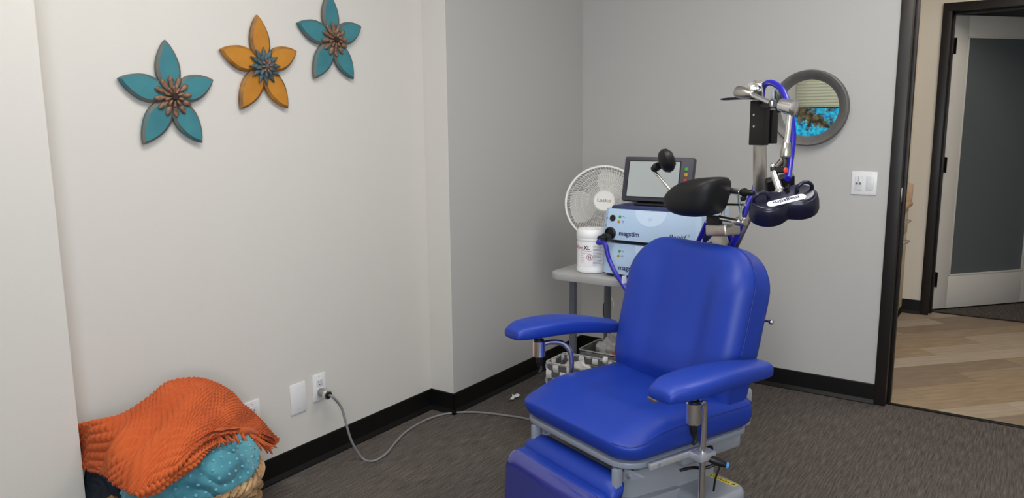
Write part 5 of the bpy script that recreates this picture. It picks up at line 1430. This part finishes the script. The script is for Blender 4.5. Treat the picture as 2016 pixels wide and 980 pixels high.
def knit(name, ctrl, nu, nv, label, material, parent=None, thick=0.012, amp=0.0125, row_w=0.0230, stitch=0.0150, zig=0.032):
    g = bicubic(ctrl, nu, nv); R_ = len(g); C_ = len(g[0])
    # arc-length coordinates
    us = [[0.0]*C_ for _ in range(R_)]; vs_ = [[0.0]*C_ for _ in range(R_)]
    for j in range(R_):
        for i in range(1, C_): us[j][i] = us[j][i-1]+(g[j][i]-g[j][i-1]).length
    for i in range(C_):
        for j in range(1, R_): vs_[j][i] = vs_[j-1][i]+(g[j][i]-g[j-1][i]).length
    nrm = [[None]*C_ for _ in range(R_)]
    for j in range(R_):
        for i in range(C_):
            a = g[j][min(i+1, C_-1)]-g[j][max(i-1, 0)]; b = g[min(j+1, R_-1)][i]-g[max(j-1, 0)][i]
            n_ = b.cross(a)
            n_ = n_.normalized() if n_.length > 1e-9 else Vector((0, 0, 1))
            nrm[j][i] = n_
    # make normals point up / towards the room
    if nrm[R_//2][C_//2].x+nrm[R_//2][C_//2].z < 0: nrm = [[-n_ for n_ in r_] for r_ in nrm]
    bm = bmesh.new(); up = []; dn = []
    for j in range(R_):
        ru = []; rd = []
        for i in range(C_):
            u = us[j][i]; v = vs_[j][i]
            wav = 0.006*noise.noise(Vector((u*14, v*14, 1.0)))
            tri = abs(((u/0.085) % 2)-1)*zig*1.2
            a = (v+tri+wav)/row_w
            fa = a-math.floor(a); cord = math.sqrt(max(0, math.sin(PI*fa)))
            b = u/stitch+0.5*(math.floor(a) % 2)
            fb = b-math.floor(b); st_ = math.sqrt(max(0, math.sin(PI*fb)))
            big = 0.010*math.sin(u*31+v*16+1.5*noise.noise(Vector((u*5, v*5, 2.0))))*sm(0.15, 0.35, j/R_)*(1-sm(0.55, 0.8, j/R_))*(1-sm(0.55, 0.75, i/C_))+0.012*noise.noise(Vector((u*6+2, v*6, 4.0)))+0.004*noise.noise(Vector((u*14, v*14, 7.0)))
            e_ = min(1, j/6, i/6, (C_-1-i)/6)
            hgt = amp*(cord*(0.15+0.85*st_)-0.5)+big*e_
            ru.append(bm.verts.new(g[j][i]+nrm[j][i]*hgt)); rd.append(bm.verts.new(g[j][i]-nrm[j][i]*(thick-big*e_)))
        up.append(ru); dn.append(rd)
    for j in range(R_-1):
        for i in range(C_-1):
            bm.faces.new((up[j][i], up[j][i+1], up[j+1][i+1], up[j+1][i])); bm.faces.new((dn[j][i], dn[j+1][i], dn[j+1][i+1], dn[j][i+1]))
    for j in range(R_-1):
        bm.faces.new((up[j][0], up[j+1][0], dn[j+1][0], dn[j][0])); bm.faces.new((up[j][-1], dn[j][-1], dn[j+1][-1], up[j+1][-1]))
    for i in range(C_-1):
        bm.faces.new((up[0][i], dn[0][i], dn[0][i+1], up[0][i+1])); bm.faces.new((up[-1][i], up[-1][i+1], dn[-1][i+1], dn[-1][i]))
    return finish(bm, name, material, parent, sharp=3)
throw = thing('throw_blanket', 'burnt orange chunky knit throw draped over the basket', 'blanket', (BC.x, BC.y, 0.40))
TO = Vector((BC.x, BC.y, 0.40))
ctrl_l = [[Vector(p)-TO for p in r_] for r_ in ctrl]
knit('throw_cloth', ctrl_l, 40, 34, '', ORANGE, throw)
# second folded layer showing under the front edge
under = [
 [(-1.9550, 1.0182, 0.4134), (-1.9500, 1.0714, 0.4253), (-1.9500, 1.1413, 0.4458), (-1.9650, 1.2243, 0.4603), (-1.9900, 1.3001, 0.4556)],
 [(-1.9250, 1.0069, 0.4149), (-1.9150, 1.0577, 0.4227), (-1.9150, 1.1263, 0.4366), (-1.9300, 1.2089, 0.4559), (-1.9700, 1.2914, 0.4538)],
 [(-1.9300, 1.0175, 0.4061), (-1.9250, 1.0721, 0.4021), (-1.9250, 1.1402, 0.4163), (-1.9400, 1.2224, 0.4390), (-1.9800, 1.3008, 0.4416)],
 [(-1.9650, 1.0406, 0.3923), (-1.9550, 1.0894, 0.3926), (-1.9550, 1.1584, 0.4072), (-1.9650, 1.2386, 0.4329), (-2.0000, 1.3144, 0.4384)],
]
knit('folded_edge', [[Vector(p)-TO for p in r_] for r_ in under], 34, 12, '', ORANGE, throw, thick=0.008, zig=0.0)
fr_pts = [(-1.9750, 1.2784, 0.4637), (-1.9800, 1.3057, 0.4592), (-1.9950, 1.3419, 0.4478), (-2.0100, 1.3790, 0.4362), (-2.0300, 1.4186, 0.4211), (-2.0500, 1.4589, 0.4024), (-2.0550, 1.4751, 0.3851), (-2.0600, 1.4898, 0.3717), (-2.0650, 1.5046, 0.3582), (-2.0700, 1.5198, 0.3480)]
for i, p in enumerate(fr_pts):
    p = Vector(p)-TO; ln = 0.030 if i < 6 else 0.062
    bm = bmesh.new()
    for s_ in range(3):
        q = Vector((random.uniform(-0.006, 0.006), random.uniform(-0.010, 0.010), 0))
        dx = Vector((0.35, 0.25+0.5*(i >= 6)+random.uniform(-0.4, 0.4), -1.0)).normalized()
        add_tube(bm, [p+Vector((-0.01, 0, 0.006))+q*0.3, p+q*0.5+dx*ln*0.4, p+q+dx*ln*0.75+Vector((0.004, 0, 0)), p+q*1.4+dx*ln], [0.004, 0.0038, 0.0032, 0.002], 6, smooth_n=3)
    finish(bm, 'tassel', ORANGE, throw)
